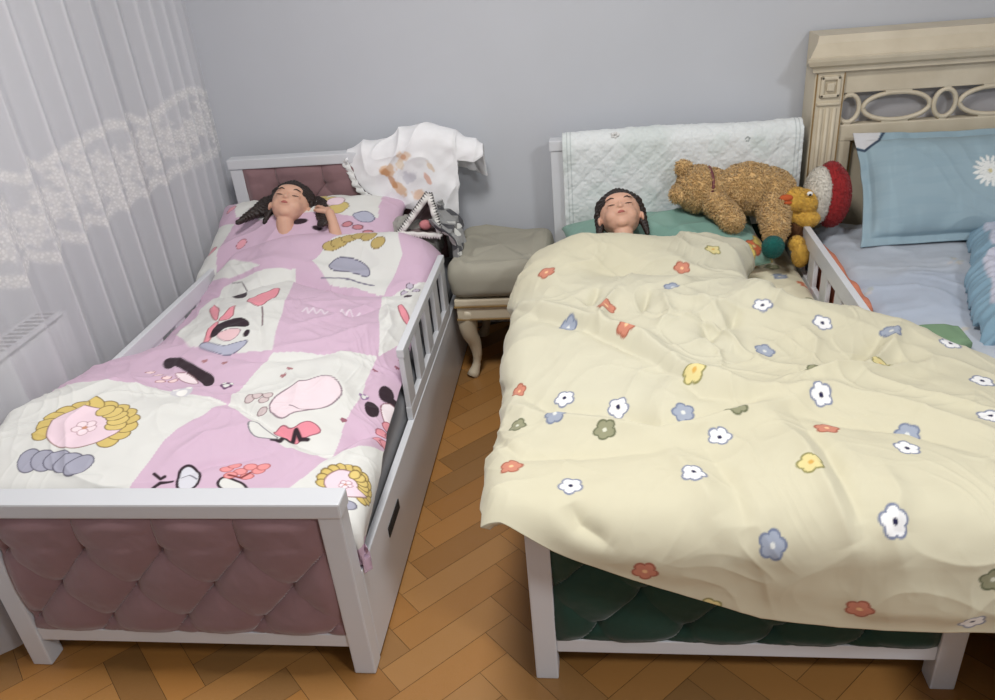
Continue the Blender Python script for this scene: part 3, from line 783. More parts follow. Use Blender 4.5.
def lPaint(p):
    p.put(np.ones(p.S.shape), PK)
    for pts in LWHITE: p.poly(pts, WT, warp=.006)
    motif_cloudflower(p, [(-1.260,1.507)][0], .098, -.10)
    motif_cloudflower(p, [(-0.600,1.427)][0], .050, -.2)
    # golden leaf spray and blue-grey ribbon on the turned-back end
    for q, r_ in zip([(-0.949,2.614),(-0.925,2.629),(-0.892,2.650),(-0.859,2.665),(-0.821,2.656),(-0.778,2.627)], (.034, .03, .03, .03, .03, .026)): p.ell(q, r_, .020, .3, (190, 168, 108), (116, 98, 62), w=.002)
    p.shape([(-0.949,2.501),(-0.935,2.570),(-0.880,2.581),(-0.812,2.557),(-0.783,2.488),(-0.865,2.502)], GY, (92, 90, 110), .002)
    p.line([(-0.955,2.471),(-0.875,2.472),(-0.769,2.449)], .004, (120, 116, 134))
    # heart balloon on a string, bows
    p.shape([(-1.140,2.238),(-1.104,2.297),(-1.063,2.367),(-1.040,2.259),(-1.050,2.160),(-1.089,2.175)], SAL, (150, 88, 96), .002)
    p.line([(-1.050,2.160),(-1.028,2.106),(-1.009,2.048)], .0025, (120, 100, 106))
    p.shape([(-1.185,2.096),(-1.292,2.268),(-1.298,2.308),(-1.241,2.249),(-1.177,2.120)], SAL, (160, 100, 104), .002)
    p.shape([(-1.177,2.105),(-1.155,2.135),(-1.171,2.238),(-1.118,2.096),(-1.153,2.081)], SAL, (160, 100, 104), .002)
    p.shape([(-1.185,2.096),(-1.161,2.086),(-1.144,2.003),(-1.147,1.949),(-1.166,1.963)], SAL, (160, 100, 104), .002)
    # dark leaves
    p.shape([(-1.257,2.366),(-1.235,2.397),(-1.182,2.350),(-1.159,2.282),(-1.198,2.296)], DK, (40, 30, 34), .002)
    p.line([(-1.290,2.471),(-1.245,2.456),(-1.198,2.380)], .002, (90, 80, 90))
    p.shape([(-1.156,1.983),(-1.155,2.071),(-1.103,2.091),(-1.064,2.077),(-1.044,2.033),(-1.079,2.032),(-1.118,2.032),(-1.132,1.988)], DK, (40, 30, 34), .002)
    p.shape([(-1.047,1.984),(-1.040,2.018),(-1.028,1.998),(-1.033,1.974)], DK, DK, .001)
    p.shape([(-1.140,1.993),(-1.105,2.018),(-1.060,2.018),(-1.058,1.979),(-1.084,1.949)], (232, 196, 200), (150, 120, 130), .0015)
    p.shape([(-1.184,1.958),(-1.155,1.968),(-1.089,1.929),(-1.054,1.949),(-1.016,1.964),(-1.027,1.910),(-1.069,1.895),(-1.135,1.924)], (178, 180, 198), (104, 104, 124), .0018)
    # centre of the duvet: curved dark ribbon and small hearts
    p.shape([(-1.249,1.867),(-1.251,1.904),(-1.207,1.895),(-1.152,1.851),(-1.101,1.816),(-1.059,1.792),(-1.040,1.751),(-1.057,1.735),(-1.087,1.770),(-1.137,1.802),(-1.197,1.851),(-1.217,1.831)], DK, (40, 30, 34), .0015)
    p.shape([(-1.184,1.802),(-1.153,1.811),(-1.102,1.778),(-1.085,1.751),(-1.128,1.759)], (238, 222, 226), (150, 110, 120), .0015)
    for q in [(-1.257,1.815),(-1.225,1.797),(-1.192,1.782),(-1.168,1.770),(-1.200,1.761)]: p.ell(q, .012, .007, .4, (240, 214, 214), (150, 84, 90), w=.0016)
    p.heart([(-1.002,1.742)][0], .017, 0, WT, (110, 80, 110))
    for q in [(-1.113,1.856),(-1.049,1.846),(-0.858,1.831),(-0.867,1.802)]: p.heart(q, .009, .2, (168, 120, 124))
    p.heart([(-1.110,1.703)][0], .028, .3, (240, 238, 234), (206, 204, 210))
    # pale shell, pink cushion shapes and a black zigzag
    p.shape([(-0.856,1.650),(-0.855,1.707),(-0.825,1.750),(-0.767,1.792),(-0.741,1.802),(-0.709,1.778),(-0.693,1.739),(-0.715,1.685),(-0.776,1.661),(-0.799,1.622),(-0.826,1.626)], (232, 214, 220), (140, 124, 132), .0022)
    p.line([(-0.806,1.672),(-0.777,1.666),(-0.734,1.678)], .002, (140, 124, 132))
    p.shape([(-0.823,1.572),(-0.806,1.611),(-0.772,1.586),(-0.748,1.626),(-0.717,1.619),(-0.697,1.594),(-0.728,1.566),(-0.760,1.541)], (226, 142, 156), (150, 90, 104), .0018)
    p.line([(-0.804,1.536),(-0.783,1.530),(-0.781,1.557),(-0.761,1.545),(-0.762,1.588),(-0.742,1.561),(-0.722,1.560)], .0065, DK)
    p.shape([(-0.889,1.588),(-0.872,1.610),(-0.823,1.572),(-0.785,1.539),(-0.817,1.539),(-0.857,1.545)], WT, (130, 128, 134), .002)
    for q in [(-0.917,1.686),(-0.900,1.698),(-0.878,1.683),(-0.870,1.647),(-0.874,1.703)]: p.ell(q, .012, .010, .5, (206, 190, 190), (130, 110, 112), w=.002)
    # faint white lettering-like scallops on the pink square
    p.line([(-0.925,2.161),(-0.921,2.191),(-0.905,2.157),(-0.901,2.196),(-0.882,2.162),(-0.878,2.201),(-0.858,2.167),(-0.852,2.206)], .003, (232, 222, 230), .7)
    p.line([(-0.823,2.197),(-0.819,2.226),(-0.799,2.187),(-0.793,2.222),(-0.772,2.197),(-0.762,2.232)], .003, (232, 222, 230), .7)
    # right side: dark round leaves, pink blossoms
    p.ell([(-0.597,1.838)][0], .022, .034, .1, DK); p.shape([(-0.607,1.857),(-0.578,1.838),(-0.545,1.843),(-0.532,1.803),(-0.564,1.806),(-0.590,1.806)], DK, DK, .001)
    p.ell([(-0.617,1.748)][0], .020, .034, .3, DK)
    p.shape([(-0.607,1.782),(-0.574,1.820),(-0.543,1.783),(-0.537,1.709),(-0.572,1.711)], (238, 226, 230), (140, 100, 110), .0018)
    for q in [(-0.569,1.675),(-0.569,1.629),(-0.552,1.633),(-0.541,1.682),(-0.560,1.716),(-0.527,1.665)]: p.ell(q, .018, .016, .5, (224, 150, 160), (140, 66, 80), w=.0022)
    p.heart([(-0.648,1.787)][0], .013, 0, WT, (140, 110, 150)); 
    for q in [(-0.668,1.669),(-0.650,1.916),(-0.598,1.980),(-0.593,2.017)]: p.heart(q, .008, 0, (150, 96, 110))
    p.shape([(-0.652,2.275),(-0.639,2.302),(-0.598,2.229),(-0.594,2.168)], SAL, (150, 88, 96), .002)
    p.shape([(-0.606,2.056),(-0.595,2.097),(-0.573,2.093),(-0.571,2.041)], (196, 204, 196), (80, 84, 84), .002)
    for q in [(-0.658,2.425),(-0.644,2.456),(-0.633,2.368),(-0.615,2.416)]: p.ell(q, .012, .010, .5, (190, 180, 196), (70, 56, 70), w=.002)
    p.ell([(-0.633,2.368)][0], .013, .009, 0, DK)
    # foot end: white cloud shapes outlined in black, pink sprays
    p.shape([(-0.964,1.354),(-0.975,1.389),(-0.960,1.410),(-0.939,1.405),(-0.918,1.382),(-0.914,1.345),(-0.932,1.329),(-0.953,1.333)], (214, 214, 222), DK, .0035)
    p.line([(-1.017,1.330),(-1.002,1.351),(-0.978,1.358)], .005, DK); p.line([(-1.025,1.372),(-1.006,1.361),(-0.999,1.369)], .004, DK); p.line([(-0.962,1.372),(-0.949,1.385),(-0.923,1.369)], .002, (120, 118, 130))
    p.shape([(-0.874,1.361),(-0.870,1.388),(-0.844,1.383),(-0.812,1.373),(-0.787,1.332),(-0.824,1.352),(-0.825,1.330),(-0.853,1.344)], WT, DK, .0035)
    for q in [(-0.870,1.414),(-0.857,1.430),(-0.837,1.411),(-0.820,1.432),(-0.798,1.423),(-0.791,1.438),(-0.817,1.399),(-0.854,1.395)]: p.ell(q, .014, .010, .4, (228, 150, 150), (176, 96, 96), w=.002)
    p.line([(-0.859,1.395),(-0.828,1.391),(-0.814,1.414)], .003, (130, 60, 60))
    # pink stitched border along the far left edge
    p.put((1 - sm(-.010, .002, p.S - LBORDER(p.T))), (214, 176, 200))
LWHITE = [[(-1.327,2.105),(-1.349,2.325),(-1.327,2.462),(-1.270,2.480),(-1.180,2.493),(-1.057,2.499),(-0.999,2.235),(-0.933,1.910),(-1.028,1.900),(-1.207,1.963)], [(-0.930,1.900),(-0.656,1.983),(-0.661,1.728),(-0.653,1.498),(-0.762,1.510),(-0.967,1.663)],
          [(-1.605,1.484),(-1.550,1.583),(-1.476,1.689),(-1.336,1.700),(-1.205,1.716),(-0.970,1.670),(-1.035,1.532),(-1.050,1.407),(-1.067,1.319),(-1.075,1.188),(-1.575,1.252)], [(-0.728,2.391),(-0.579,2.502),(-0.574,2.385),(-0.606,2.089),(-0.653,1.988)], [(-0.657,1.504),(-0.472,1.682),(-0.449,1.426),(-0.576,1.225),(-0.787,1.270),(-0.705,1.358)],
          [(-1.008,2.539),(-0.953,2.634),(-0.766,2.849),(-0.690,2.582),(-0.724,2.409),(-0.912,2.442)], [(-1.459,2.597),(-1.313,2.601),(-1.190,2.522),(-1.315,2.508)]]
LBORDER = I([1.2, 1.7, 1.95, 3], [-1.60, -1.60, -1.60, -1.60])
duvet('duvet', 440, 560,
      I([1.0, 1.6, 1.85, 2.0, 3], [-1.60, -1.62, -1.60, -1.47, -1.47]), I([1.0, 1.3, 1.6, 1.9, 3], [-.46, -.48, -.55, -.57, -.575]),
      lambda s: 1.27 + 0 * s, I([-1.6, -1.45, -1.36, -1.22, -.75, -.6], [2.58, 2.58, 2.64, 2.82, 2.83, 2.78]),
      I([1.0, 1.6, 1.85, 2.0, 3], [-1.45, -1.47, -1.46, -1.40, -1.39]), I([1.0, 1.3, 1.6, 1.9, 3], [-.60, -.60, -.605, -.615, -.62]),
      lambda s: 1.345 + 0 * s, I([-1.6, -1.45, -1.36, -1.22, -.75, -.6], [2.52, 2.52, 2.58, 2.76, 2.77, 2.72]),
      .05, .035, .05, lH, lFold, lPaint, 'pink and white checked duvet with pastel printed motifs on the mauve child bed', seed=91, amp=1.1)

# ================================================================ pillows
def pillow(name, w, h, th, M, seed, label, paint, flange=0, amp=1., n=150, extra=None):
    u = np.linspace(-1, 1, n); v = np.linspace(-1, 1, n)
    U, Vv = np.meshgrid(u, v, indexing='ij')
    fw = 1 - 2 * flange / w; fh = 1 - 2 * flange / h
    a = np.clip(np.abs(U) / fw, 0, 1); b = np.clip(np.abs(Vv) / fh, 0, 1)
    puff = (np.clip(1 - a ** 2.6, 0, 1) * np.clip(1 - b ** 2.6, 0, 1)) ** .5
    X = w / 2 * U * (1 - .05 * (1 - Vv ** 2) * (np.abs(U) > 0) * np.abs(U) * 1.0); Y = h / 2 * Vv * (1 - .06 * (1 - U ** 2) * np.abs(Vv))
    W = amp * (.008 * fbm(X * 6, Y * 6, seed, 3) + .009 * crease(X, Y, seed + 2, 7, .5, 2) + .005 * crease(X, Y, seed + 3, 14, -.7, 2.5))
    Zt = th / 2 * puff + .003 + W * puff ** .5 + (1 - puff) * .006 * vn(X * 22, Y * 22, seed + 8)
    Zb = -th / 2 * puff - .003 + (1 - puff) * .006 * vn(X * 22, Y * 22, seed + 8)
    top = np.stack([X, Y, Zt], -1).reshape(-1, 3); bot = np.stack([X, Y, Zb], -1).reshape(-1, 3)
    F = gridF(n, n); idx = np.arange(n * n).reshape(n, n)
    loop = np.concatenate([idx[:, 0], idx[-1, 1:], idx[-2::-1, -1], idx[0, -2:0:-1]]); l2 = np.roll(loop, -1)
    side = np.stack([loop, loop + n * n, l2 + n * n, l2], 1)
    p = Print(X, Y, (255, 255, 255)); paint(p)
    o = npmesh(name, np.concatenate([top, bot]), np.concatenate([F, F[:, ::-1] + n * n, side]), M_print, None, col=np.concatenate([p.c.reshape(-1, 3)] * 2))
    o.matrix_world = M; tag(o, label, 'pillow'); return o
def TR(loc, rx=0, ry=0, rz=0): return Matrix.Translation(loc) @ Matrix.Rotation(rz, 4, 'Z') @ Matrix.Rotation(ry, 4, 'Y') @ Matrix.Rotation(rx, 4, 'X')
def pinkp(p):
    p.put(np.ones(p.S.shape), PK)
    p.poly([(-.42, -.25), (-.30, -.25), (-.27, .02), (-.42, .06)], WT, warp=.01)
    p.poly([(-.16, .02), (.30, .02), (.30, .25), (-.16, .25)], WT, warp=.01); p.poly([(-.27, .06), (-.16, .06), (-.16, .3), (-.34, .3)], WT, warp=.01)
    for c in ((.10, .10), (.05, .13), (.15, .06)): p.ell(c, .040, .030, .6, (206, 186, 120), (130, 112, 70), w=.0025)
    p.ell((.13, .10), .035, .028, .3, SKN, (150, 120, 120), w=.002)
    p.shape([(.20, .02), (.26, .06), (.30, .02), (.26, -.02)], (176, 178, 196), (96, 96, 120), .002)
    for c in ((.24, -.04), (.28, -.06), (.2, -.03), (-.2, .1)): p.ell(c, .018, .012, .3, (196, 132, 140), (90, 60, 70), w=.003)
    p.ell((.02, -.02), .03, .014, .2, DK); p.ell((.09, -.05), .022, .012, -.3, DK)
    for c in ((-.31, .12), (-.2, -.1), (-.33, -.1)): p.ell(c, .022, .016, .9, (226, 160, 172), (150, 90, 100), w=.002)
pillow('pillow', .77, .42, .20, TR((-1.12, 2.800, .545), rx=.40), 61, 'pink and white printed pillow at the head of the mauve child bed', pinkp)
def tealp(p):
    p.put(np.ones(p.S.shape), (122, 158, 146))
    p.put(sm(.1, .6, fbm(p.S * 7, p.T * 7, 71, 2)), (140, 172, 160), .6)
    for c, k in (((.30, -.13), 0), ((.33, -.10), 1), ((.36, -.14), 1), ((.24, -.05), 2), ((-.1, .1), 0), ((-.2, 0), 1), ((.05, .12), 2), ((.27, -.15), 1), ((.35, -.05), 0)):
        p.flower(c, .028, k, [(206, 110, 74), (214, 192, 110), (120, 164, 176)][k], (230, 200, 140), [(150, 80, 60), (150, 130, 80), (90, 130, 140)][k])
pillow('pillow', .72, .34, .18, TR((.240, 2.805, .462), rx=.18, rz=.09), 71, 'teal printed pillow under the teddy bear', tealp)
def bluep(p):
    p.put(np.ones(p.S.shape), (150, 172, 182))
    p.put(sm(.0, .7, fbm(p.S * 40, p.T * 6, 77, 3)), (158, 182, 192), .5); p.put(sm(.0, .7, fbm(p.S * 6, p.T * 40, 78, 3)), (140, 164, 176), .4)
    c = (.025, .02)
    for r_, k, ln in ((.030, 16, .026), (.018, 11, .02)):
        for a in range(k):
            t = a * 2 * PI / k + r_ * 30; p.ell((c[0] + r_ * math.cos(t), c[1] + r_ * math.sin(t)), ln, .0065, t, (232, 234, 230), (190, 196, 196), w=.0012)
    p.ell(c, .008, .008, 0, (206, 196, 150))
    p.poly([(-.38, .16), (-.345, .145), (-.30, .175), (-.285, .215), (-.38, .215)], (206, 206, 208))
    p.line([(-.38, .150), (-.345, .140), (-.30, .170), (-.275, .21)], .005, (60, 74, 92))
    for q in ((-.2, .1), (.25, -.1)): pass
pillow('pillow', .76, .42, .15, TR((1.292, 2.815, .628), rx=math.radians(53), rz=-.02), 81, 'blue pillow with a white daisy leaning on the cream headboard', bluep, flange=.03, amp=.8)

# ================================================================ pale comforter bunched on the large bed
def comforter():
    n, k = 240, 220
    V_, U_ = np.meshgrid(np.linspace(1.99, 2.80, k), np.linspace(0, 1, n), indexing='ij')
    edge = np.interp(V_, [1.95, 2.05, 2.2, 2.32, 2.45, 2.6, 2.8], [1.015, 1.035, 1.065, 1.10, 1.175, 1.225, 1.30])
    edge = edge + .010 * vn(V_ * 22, V_ * 0, 3)
    X = edge + (2.38 - edge) * U_ ** 1.5; d = X - edge; Y = V_
    Z = .462 + .075 * np.sqrt(np.clip(d / .05, 0, 1)) + .018 * sm(.05, .3, d) - .02 * sm(.4, 1, d)
    Z -= .055 * sm(2.74, 2.80, Y) + .05 * (1 - sm(1.99, 2.03, Y))
    Z += .012 * fbm(X * 4, Y * 4, 5, 3) + .022 * crease(X, Y, 6, 6, .9, 2) * sm(.02, .08, d) + .012 * crease(X, Y, 8, 12, -.5, 2) * sm(.01, .05, d)
    Z += .010 * np.sin(Y * 2 * PI / .035 + 3 * vn(Y * 8, X * 2, 3)) * np.exp(-d / .04)
    p = Print(X, Y, (192, 194, 208))
    p.put(sm(.2, .7, fbm(X * 3, Y * 3, 9, 2)), (178, 188, 206), .5)
    bl = 1 - sm(.035, .045, d + .01 * vn(Y * 14, X * 14, 4)); p.put(bl, (134, 164, 182))
    rs = np.random.RandomState(8)
    for c in ((1.35, 2.4), (1.25, 2.15), (1.5, 2.6), (1.4, 2.1)):
        for j in range(5): p.ell((c[0] + rs.uniform(-.03, .03), c[1] + rs.uniform(-.03, .03)), .012, .007, rs.rand() * 3, (196, 188, 170), a=.7)
    F = gridF(k, n)
    o = npmesh('comforter', np.stack([X, Y, Z], -1).reshape(-1, 3), F, M_print, col=p.c.reshape(-1, 3))
    if o.data.polygons[100].normal.z < 0: o.data.flip_normals()
    solid(o, .02, -1); tag(o, 'pale comforter with a blue ruffled edge folded on the large bed', 'comforter')
comforter()

# ================================================================ cloths over the headboards
def over_rail(name, x0, x1, top, zb, yc, ry, back, m, seed, label, cat, paint, foldamp=1., thick=.008, n=260, k=240, quilt=0, xs=None, bulge=None):
    U = np.linspace(x0, x1, n); P = np.zeros((n, k, 3)); S = np.zeros((n, k)); Q = np.zeros((n, k))
    for i, x in enumerate(U):
        tp, bt = float(top(x)), float(zb(x)); r = float(ry(x))
        Lf = max(tp - r - bt, .004); La = PI * r; Lb = back
        d = np.linspace(0, Lf + La + Lb, k)
        y = np.where(d < Lf, yc - r, np.where(d < Lf + La, yc - r * np.cos((d - Lf) / r), yc + r))
        z = np.where(d < Lf, bt + d, np.where(d < Lf + La, tp - r + r * np.sin((d - Lf) / r), tp - r - (d - Lf - La)))
        P[i, :, 0] = x; P[i, :, 1] = y; P[i, :, 2] = z; S[i] = x; Q[i] = tp - r + (d - Lf)   # Q: height along cloth
    N = normals(P)
    if N[n // 2, 5, 1] > 0: N = -N
    W = foldamp * (.010 * fbm(S * 6, Q * 6, seed, 3) + .012 * crease(S, Q, seed + 1, 8, 1.1, 2) + .007 * crease(S, Q, seed + 2, 15, .6, 2.5))
    if quilt:
        a = (S + Q) / .045; b = (S - Q) / .045
        W += quilt * (np.abs(np.sin(PI * a / 2)) * np.abs(np.sin(PI * b / 2))) ** .5
        W += .0012 * vn(S * 120, Q * 120, seed)
    P += N * W[..., None]
    P[..., 1] = np.minimum(P[..., 1], YN - .012)
    p = Print(S, Q, (236, 236, 236)); paint(p)
    o = npmesh(name, P.reshape(-1, 3), gridF(n, k), M_print, col=p.c.reshape(-1, 3))
    if N[n // 2, 5] @ np.array(o.data.polygons[(n // 2) * (k - 1) + 5].normal) < 0: o.data.flip_normals()
    solid(o, thick, -1); tag(o, label, cat); return o, P
def towelp(p):
    p.put(np.ones(p.S.shape), (240, 240, 242))
    def q(a, b):
        x_ = -.949 + (a - 347) * .00412; return (x_, .835 - (b - 150) * .0040 - (a - 347) * .0004)
    for (a, b, rx, ry, ro, c) in ((385, 166, .036, .030, .3, (222, 182, 142)), (383, 168, .020, .018, .3, (206, 150, 104)), (402, 152, .030, .022, .2, (224, 196, 170)), (402, 152, .014, .012, 0, (206, 156, 124)),
        (394, 184, .022, .042, .7, (220, 180, 140)), (412, 188, .030, .026, 0, (224, 186, 156)), (422, 172, .012, .034, .5, (220, 170, 150)), (405, 172, .034, .030, .5, (206, 206, 214)), (398, 160, .02, .02, 0, (232, 214, 190)), (426, 160, .010, .03, .5, (226, 204, 180)), (388, 178, .014, .03, .6, (196, 142, 98))):
        x, y = p.loc(q(a, b), ro, rx, ry); p.put(1 - sm(.6, 1.05, np.hypot(x, y) + .25 * vn(p.S * 90, p.T * 90, 2)), c, .8)
T_, TP = over_rail('towel', -.960, -.425,
    I([-.96, -.90, -.80, -.73, -.65, -.60, -.53, -.49, -.425], [.832, .842, .860, .880, .893, .894, .876, .850, .815]),
    I([-.96, -.93, -.90, -.84, -.75, -.66, -.56, -.535, -.52, -.46, -.425], [.800, .735, .675, .640, .600, .590, .560, .560, .775, .765, .785]),
    3.015, I([-.96, -.90, -.7, -.53, -.425], [.037, .045, .060, .058, .030]), .10, None, 101,
    'white towel with faint golden print and lace edge bunched over the mauve headboard', 'towel', towelp, foldamp=1.25)
# lace edge along its left and lower left border
idx = [i for i in range(TP.shape[0]) if TP[i, 0, 0] < -.80]
edge = [TP[i, 0] for i in idx]
V, n_ = [], len(edge)
for i, e in enumerate(edge):
    a = np.array(edge[max(0, i - 1)]); b = np.array(edge[min(n_ - 1, i + 1)]); d = b - a; d /= np.linalg.norm(d) + 1e-9
    nx_ = np.array([d[2], 0, -d[0]]); nx_ = nx_ if nx_[0] < 0 or nx_[2] < 0 else -nx_
    w_ = .020 + .008 * abs(math.sin(i * .55))
    for j in range(5):
        V.append(np.array(e) + nx_ * w_ * j / 4 + np.array([0, -.006 - .004 * math.sin(i * .9 + j), 0]))
M_lace = mat('cotton_lace', (232, 232, 230), .85, noise=.12, nscale=160, bump=.6, bscale=220)
lo = npmesh('lace_edge', V, gridF(n_, 5), M_lace); solid(lo, .003, 0); lo.parent = T_

def blankp(p):
    p.put(np.ones(p.S.shape), (226, 230, 230))
    p.put(sm(-.1, .8, fbm(p.S * 5, p.T * 5, 9, 3)), (204, 214, 210), .55)
    for c in ((.02, .63), (.1, .72), (.2, .6), (.3, .7), (.45, .78), (.6, .76), (.68, .66)): p.ell(c, .05, .03, c[0] * 9, (198, 214, 208), a=.25)
    a = (p.S + p.T) / .0225; b = (p.S - p.T) / .0225
    p.put((np.abs(np.sin(PI * a / 2)) < .09).astype(float) + (np.abs(np.sin(PI * b / 2)) < .09), (208, 214, 214), .35)
    for x_ in (-.100, -.088, .722, .734): p.put((np.abs(p.S - x_) < .0016).astype(float), (170, 178, 178), .7)
    p.line([(.545, .795), (.552, .802), (.560, .796), (.556, .786), (.547, .788)], .0022, (150, 158, 156))
B_, BP = over_rail('quilted_blanket', -.118, .748, lambda x: .842 + .004 * math.sin(x * 9), lambda x: .47, 3.010, lambda x: .052, .14, None, 121,
    'thin white quilted blanket draped over the headboard behind the teddy bear', 'blanket', blankp, foldamp=.22, quilt=.0035)
bm = bmesh.new(); kp = (0.077,2.975,0.825)
for a in range(5): ball(bm, Vector((kp[0] + .010 * math.cos(a * 1.25), kp[1] - .006, kp[2] + .008 + .007 * math.sin(a * 1.25))), .007, seg=8)
kn = done('corner_bow', bm, M_lace, None, True); kn.parent = B_

# ================================================================ orange and green cloths between the beds
M_orange = mat('orange_plush', (206, 128, 100), .9, noise=.15, nscale=20, bump=.3, bscale=300)
def slabcloth(name, x0, x1, y0, y1, z0, zf, m, label, cat, seed, amp=.010):
    n, k = 40, int((y1 - y0) / .006)
    A = np.linspace(0, 2 * PI, n, endpoint=False); rings = []
    for j, y in enumerate(np.linspace(y0, y1, k)):
        e = min(1, min(j, k - 1 - j) / 6 + .02); z1 = zf(y)
        c = np.sign(np.cos(A)) * np.abs(np.cos(A)) ** .5; s = np.sign(np.sin(A)) * np.abs(np.sin(A)) ** .6
        w = amp * vn(A * 2 + 0 * A, y * 14 + 0 * A, seed)
        rings.append(np.stack([(x0 + x1) / 2 + ((x1 - x0) / 2) * c * e, np.full(n, y), (z0 + z1) / 2 + ((z1 - z0) / 2 + w) * s * e], -1))
    V = np.array(rings).reshape(-1, 3); F = gridF(k, n, True)
    o = npmesh(name, V, F, m); tag(o, label, cat); return o
slabcloth('folded_blanket', .762, .812, 2.16, 2.78, .10, lambda y: .475 + .01 * math.sin(y * 20), M_orange, 'orange blanket stuffed between the child bed guard rail and the large mattress', 'blanket', 3)
M_leaf = mat('green_cotton', (120, 150, 118), .85, noise=.12, nscale=18, bump=.2, bscale=400)
slabcloth('green_cloth', .83, .97, 1.90, 2.06, .458, lambda y: .500, M_leaf, 'small green cloth peeping from under the yellow duvet on the large bed', 'cloth', 5, .004)

# ================================================================ grey trimmed bag and scarf by the mauve headboard
def crumple(name, c, r, m, seed, parent=None, amp=.25, e=.7):
    n, k = 160, 110
    A, Bq = np.meshgrid(np.linspace(0, 2 * PI, n, endpoint=False), np.linspace(-PI / 2, PI / 2, k))
    pw = lambda v: np.sign(v) * np.abs(v) ** e
    X = pw(np.cos(Bq)) * pw(np.cos(A)); Y = pw(np.cos(Bq)) * pw(np.sin(A)); Z = pw(np.sin(Bq))
    f = 1 + amp * (.35 * fbm(X * 1.7 + 4, Z * 1.7 + Y, seed, 3) + .5 * (crease(X + Y * .6, Z, seed + 1, 1.6, .7, 2, 2) - .4) + .2 * crease(X - Y, Z, seed + 2, 3.2, -.5, 2))
    P = np.stack([c[0] + r[0] * X * f, c[1] + r[1] * Y * f, c[2] + r[2] * Z * f], -1)
    return npmesh(name, P.reshape(-1, 3), gridF(k, n, True), m, parent)
M_greyc = mat('grey_patterned_cloth', (158, 156, 152), .85, noise=.45, nscale=26, col2=(104, 104, 104), bump=.3, bscale=300)
BG = thing('fabric_bag', 'grey fabric bag with zigzag trimmed opening in the corner of the mauve bed', 'bag', (-.69, 2.85, .40))
crumple('body', (-.690, 2.850, .500), (.095, .075, .095), mat('bag_grey_canvas', (164, 162, 156), .85, noise=.2, nscale=24, bump=.3, bscale=300), 7, BG)
tri = [(-0.605,2.775,0.710), (-0.731,2.745,0.568), (-0.574,2.745,0.553)]
tri = [Vector(v) for v in tri]
inner = []
cen = (tri[0] + tri[1] + tri[2]) / 3
bm = bmesh.new()
vs = [bm.verts.new(v + Vector((0, .010, 0))) for v in tri]; vb = [bm.verts.new(cen.lerp(v, .5) + Vector((0, .07, -.01))) for v in tri]
for i in range(3): bm.faces.new((vs[i], vs[(i + 1) % 3], vb[(i + 1) % 3], vb[i]))
bm.faces.new(vb)
o = done('opening', bm, mat('bag_lining', (128, 112, 112), .9, noise=.2), BG); solid(o, .003, 1)
bm = bmesh.new(); ball(bm, cen + Vector((.004, .016, -.020)), .024, (1, .7, .8)); done('pink_content', bm, mat('pink_fleece', (206, 132, 136), .9, noise=.15, bump=.2), BG, True)
for i, (a, b) in enumerate(((tri[0], tri[1]), (tri[0], tri[2]), (tri[1], tri[2]))):
    wd = .012; L_ = (b - a).length; n_ = int(L_ / .0025); d = (b - a).normalized(); s = d.cross(Vector((0, 1, .2))).normalized()
    V = []; Cc = []; kq = 9
    for p_ in range(n_ + 1):
        for q_ in range(kq):
            t_ = q_ / (kq - 1) * 2 - 1; zz = p_ * .0025
            pt = a + d * zz + s * (wd * t_) + Vector((0, -.007 * math.sqrt(max(0, 1 - t_ * t_)) + .003 * math.sin(zz * 150), 0)); V.append(pt[:])
            tw = abs(((zz / .010) % 1) * 2 - 1) * 2 - 1
            Cc.append(lin((70, 68, 70) if t_ * (1 if i != 1 else -1) < tw * .5 - .55 else (226, 224, 220)))
    o = npmesh('zigzag_trim', V, gridF(n_ + 1, kq), M_print, BG, col=np.array(Cc)); solid(o, .004, 0)
    o['label'] = 'black and white zigzag strip'
def scarf():
    n, k = 150, 200
    U_, V_ = np.meshgrid(np.linspace(0, 1, n), np.linspace(0, 1, k), indexing='ij')
    Y = 2.70 + .24 * U_ + .02 * np.sin(V_ * 5); Z = .635 - .29 * V_ - .03 * np.sin(U_ * 3)
    X = -.600 + .068 * sm(.0, .35, V_) + .012 * np.sin(U_ * 2 * PI * 4 + 2 * V_ + 1.5 * vn(U_ * 5, V_ * 4, 3)) + .010 * crease(U_ * .3, V_ * .4, 9, 12, 1.2, 2)
    X = np.where(Z < .56, np.maximum(X, -.540), X)
    p = Print(Y, Z, (150, 150, 150)); p.put((vn(Y * 26, Z * 26 + Y * 20, 5) > .15).astype(float), (84, 84, 88)); p.put((vn(Y * 30, Z * 30, 15) > .45).astype(float), (214, 214, 210))
    o = npmesh('scarf', np.stack([X, Y, Z], -1).reshape(-1, 3), gridF(n, k), M_print, col=p.c.reshape(-1, 3)); solid(o, .006, 0)
    tag(o, 'grey and black patterned scarf hanging down beside the stool', 'scarf')
scarf()

# ================================================================ toys
M_bear = mat('bear_plush', (230, 196, 142), .95, noise=.25, nscale=30, col2=(208, 170, 114), sheen=.3, spec=.1)
TB = thing('teddy_bear', 'golden brown curly teddy bear with a dark ribbon lying face down by the headboard', 'teddy bear', (.52, 2.83, .55))
b = blob('body', [((.372, 2.862, .650), .078, (1, .9, 1.0)), ((.350, 2.895, .625), .045), ((.318, 2.862, .728), .026, (1, .6, 1)), ((.300, 2.84, .64), .03),
    ((.42, 2.862, .652), .070, (1, .9, .9)), ((.545, 2.862, .640), .092, (1.25, .85, .95)), ((.625, 2.860, .620), .085, (1, .9, 1)),
    ((.425, 2.80, .615), .042, (.478, 2.740, .565), .037), ((.63, 2.83, .60), .062, (.622, 2.715, .530), .040), ((.665, 2.90, .575), .055, (.69, 2.86, .53), .04)], .004, M_bear, TB, 4)
curl(b, .0042, 55); fur(b, 20000, .0115, .0019, seed=4)
bm = bmesh.new()
